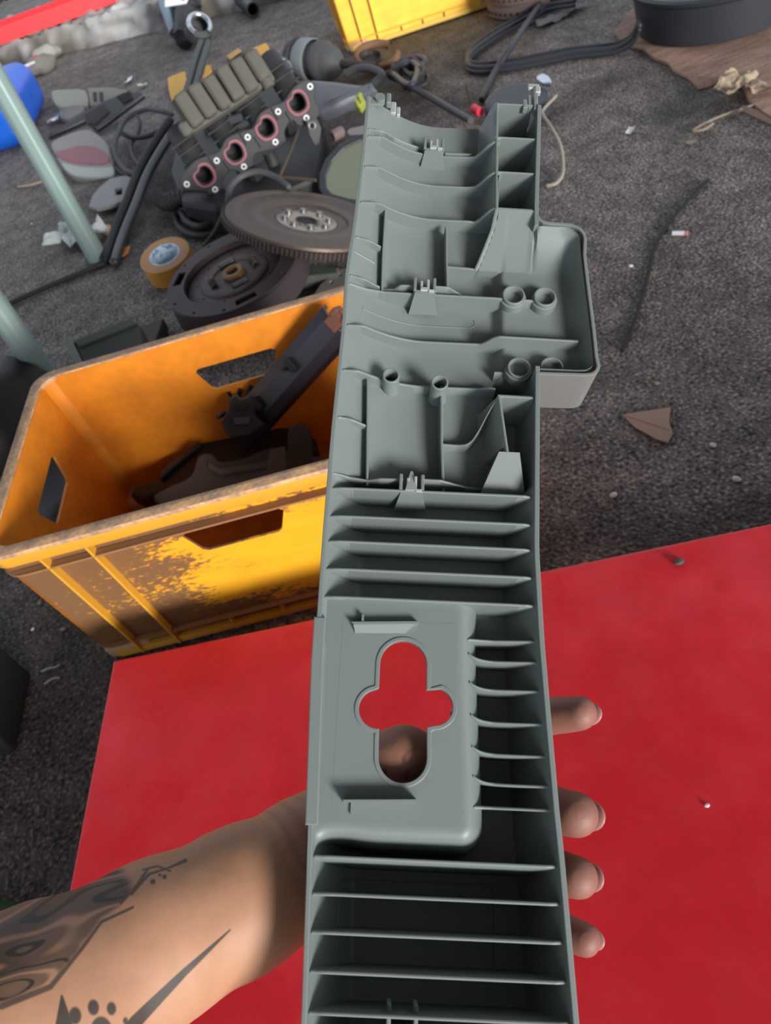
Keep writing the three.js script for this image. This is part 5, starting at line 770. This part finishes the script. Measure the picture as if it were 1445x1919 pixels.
{
  const P = G(455, 775, 0.15), fr = leanFrame(P, mixN(P, 0.5)), o = leanThing('cable_bracket', 'black multi-pronged plastic bracket lying across the trim bar', 'bracket', fr);
  part('body', lean(fr, [[412, 790], [424, 772], [430, 744], [444, 738], [452, 746], [466, 740], [480, 752], [478, 776], [496, 792], [470, 812], [430, 818]], 0.03, 0.004), M.black, o);
  for (const [a, b] of [[[436, 745], [428, 734]], [[466, 742], [470, 724]], [[448, 742], [450, 730]], [[420, 775], [408, 782]]]) { const p = G(...a, 0.135).sub(P), q = G(...b, 0.15).sub(P), g = rod(p, q, 0.0042, 0.003); g.applyQuaternion(o.quaternion.clone().invert()); part('prong', g, M.black, o); }
  part('slot', lean(fr, [[440, 760], [464, 756], [466, 766], [442, 770]], 0.003, 0.0005).translate(0, 0, 0.002), M.deep, o); part('slot', lean(fr, [[438, 784], [470, 782], [468, 794], [440, 796]], 0.003, 0.0005).translate(0, 0, 0.002), M.greyDark, o);
}
{
  const P = G(330, 850, 0.075), fr = leanFrame(P, mixN(P, 0.25)), o = leanThing('side_cover', 'black side cover with jagged end at the bottom of the crate', 'car part', fr); part('shell', lean(fr, [[244, 926], [250, 912], [308, 892], [316, 868], [372, 828], [420, 796], [470, 790], [540, 800], [590, 820], [596, 846], [540, 866], [420, 892], [330, 916], [262, 936]], 0.03, 0.006), M.black, o); part('lip', lean(fr, [[300, 896], [320, 872], [376, 832], [382, 838], [330, 880], [306, 902]], 0.012, 0.003).translate(0, 0, 0.008), M.charcoal, o);
}
{
  const P = G(420, 880, 0.10), fr = leanFrame(P, mixN(P, 0.2)), o = leanThing('dusty_cover', 'dusty grey brown plastic cover on top of the crate contents', 'car part', fr); part('shell', rough(lean(fr, [[286, 930], [312, 912], [356, 890], [372, 852], [396, 848], [410, 862], [450, 858], [500, 838], [520, 836], [560, 850], [620, 860], [620, 900], [470, 930], [330, 960]], 0.02, 0.005, [], 90), 0.0006, 60), std(lin(84, 76, 74), 0.85), o); part('brace', lean(fr, [[392, 866], [412, 880], [500, 866], [516, 850], [520, 858], [500, 878], [412, 892], [390, 878]], 0.006, 0.002).translate(0, 0, 0.004), std(lin(96, 88, 84), 0.85), o);
}
{
  const P = G(562, 836, 0.13), o = thing('hook_strap', 'dark metal strap with a rounded top inside the front crate wall', 'strap', P); const z = toEye(P); frameY(o, z, CR);
  part('strap', extr(shapeOf([[-0.018, -0.05], [-0.016, 0.012], ...ring(0, 0.014, 0.016, 10, Math.PI, 0).map((q) => q), [0.016, 0.012], [0.018, -0.05]]), 0.006, 0.0015).rotateX(-Math.PI / 2), std(lin(58, 46, 42), 0.5, 0.4), o); part('plate', extr(shapeOf([[-0.045, -0.04], [-0.04, -0.006], [-0.02, 0.0], [-0.018, -0.05]]), 0.004, 0.001).rotateX(-Math.PI / 2).translate(0, 0.004, 0), M.rust, o);
}
scene.traverse((o) => { if (o.isMesh) { o.castShadow = true; o.receiveShadow = true; } if (o.isLight) o.castShadow = true; });
renderer.render(scene, camera);
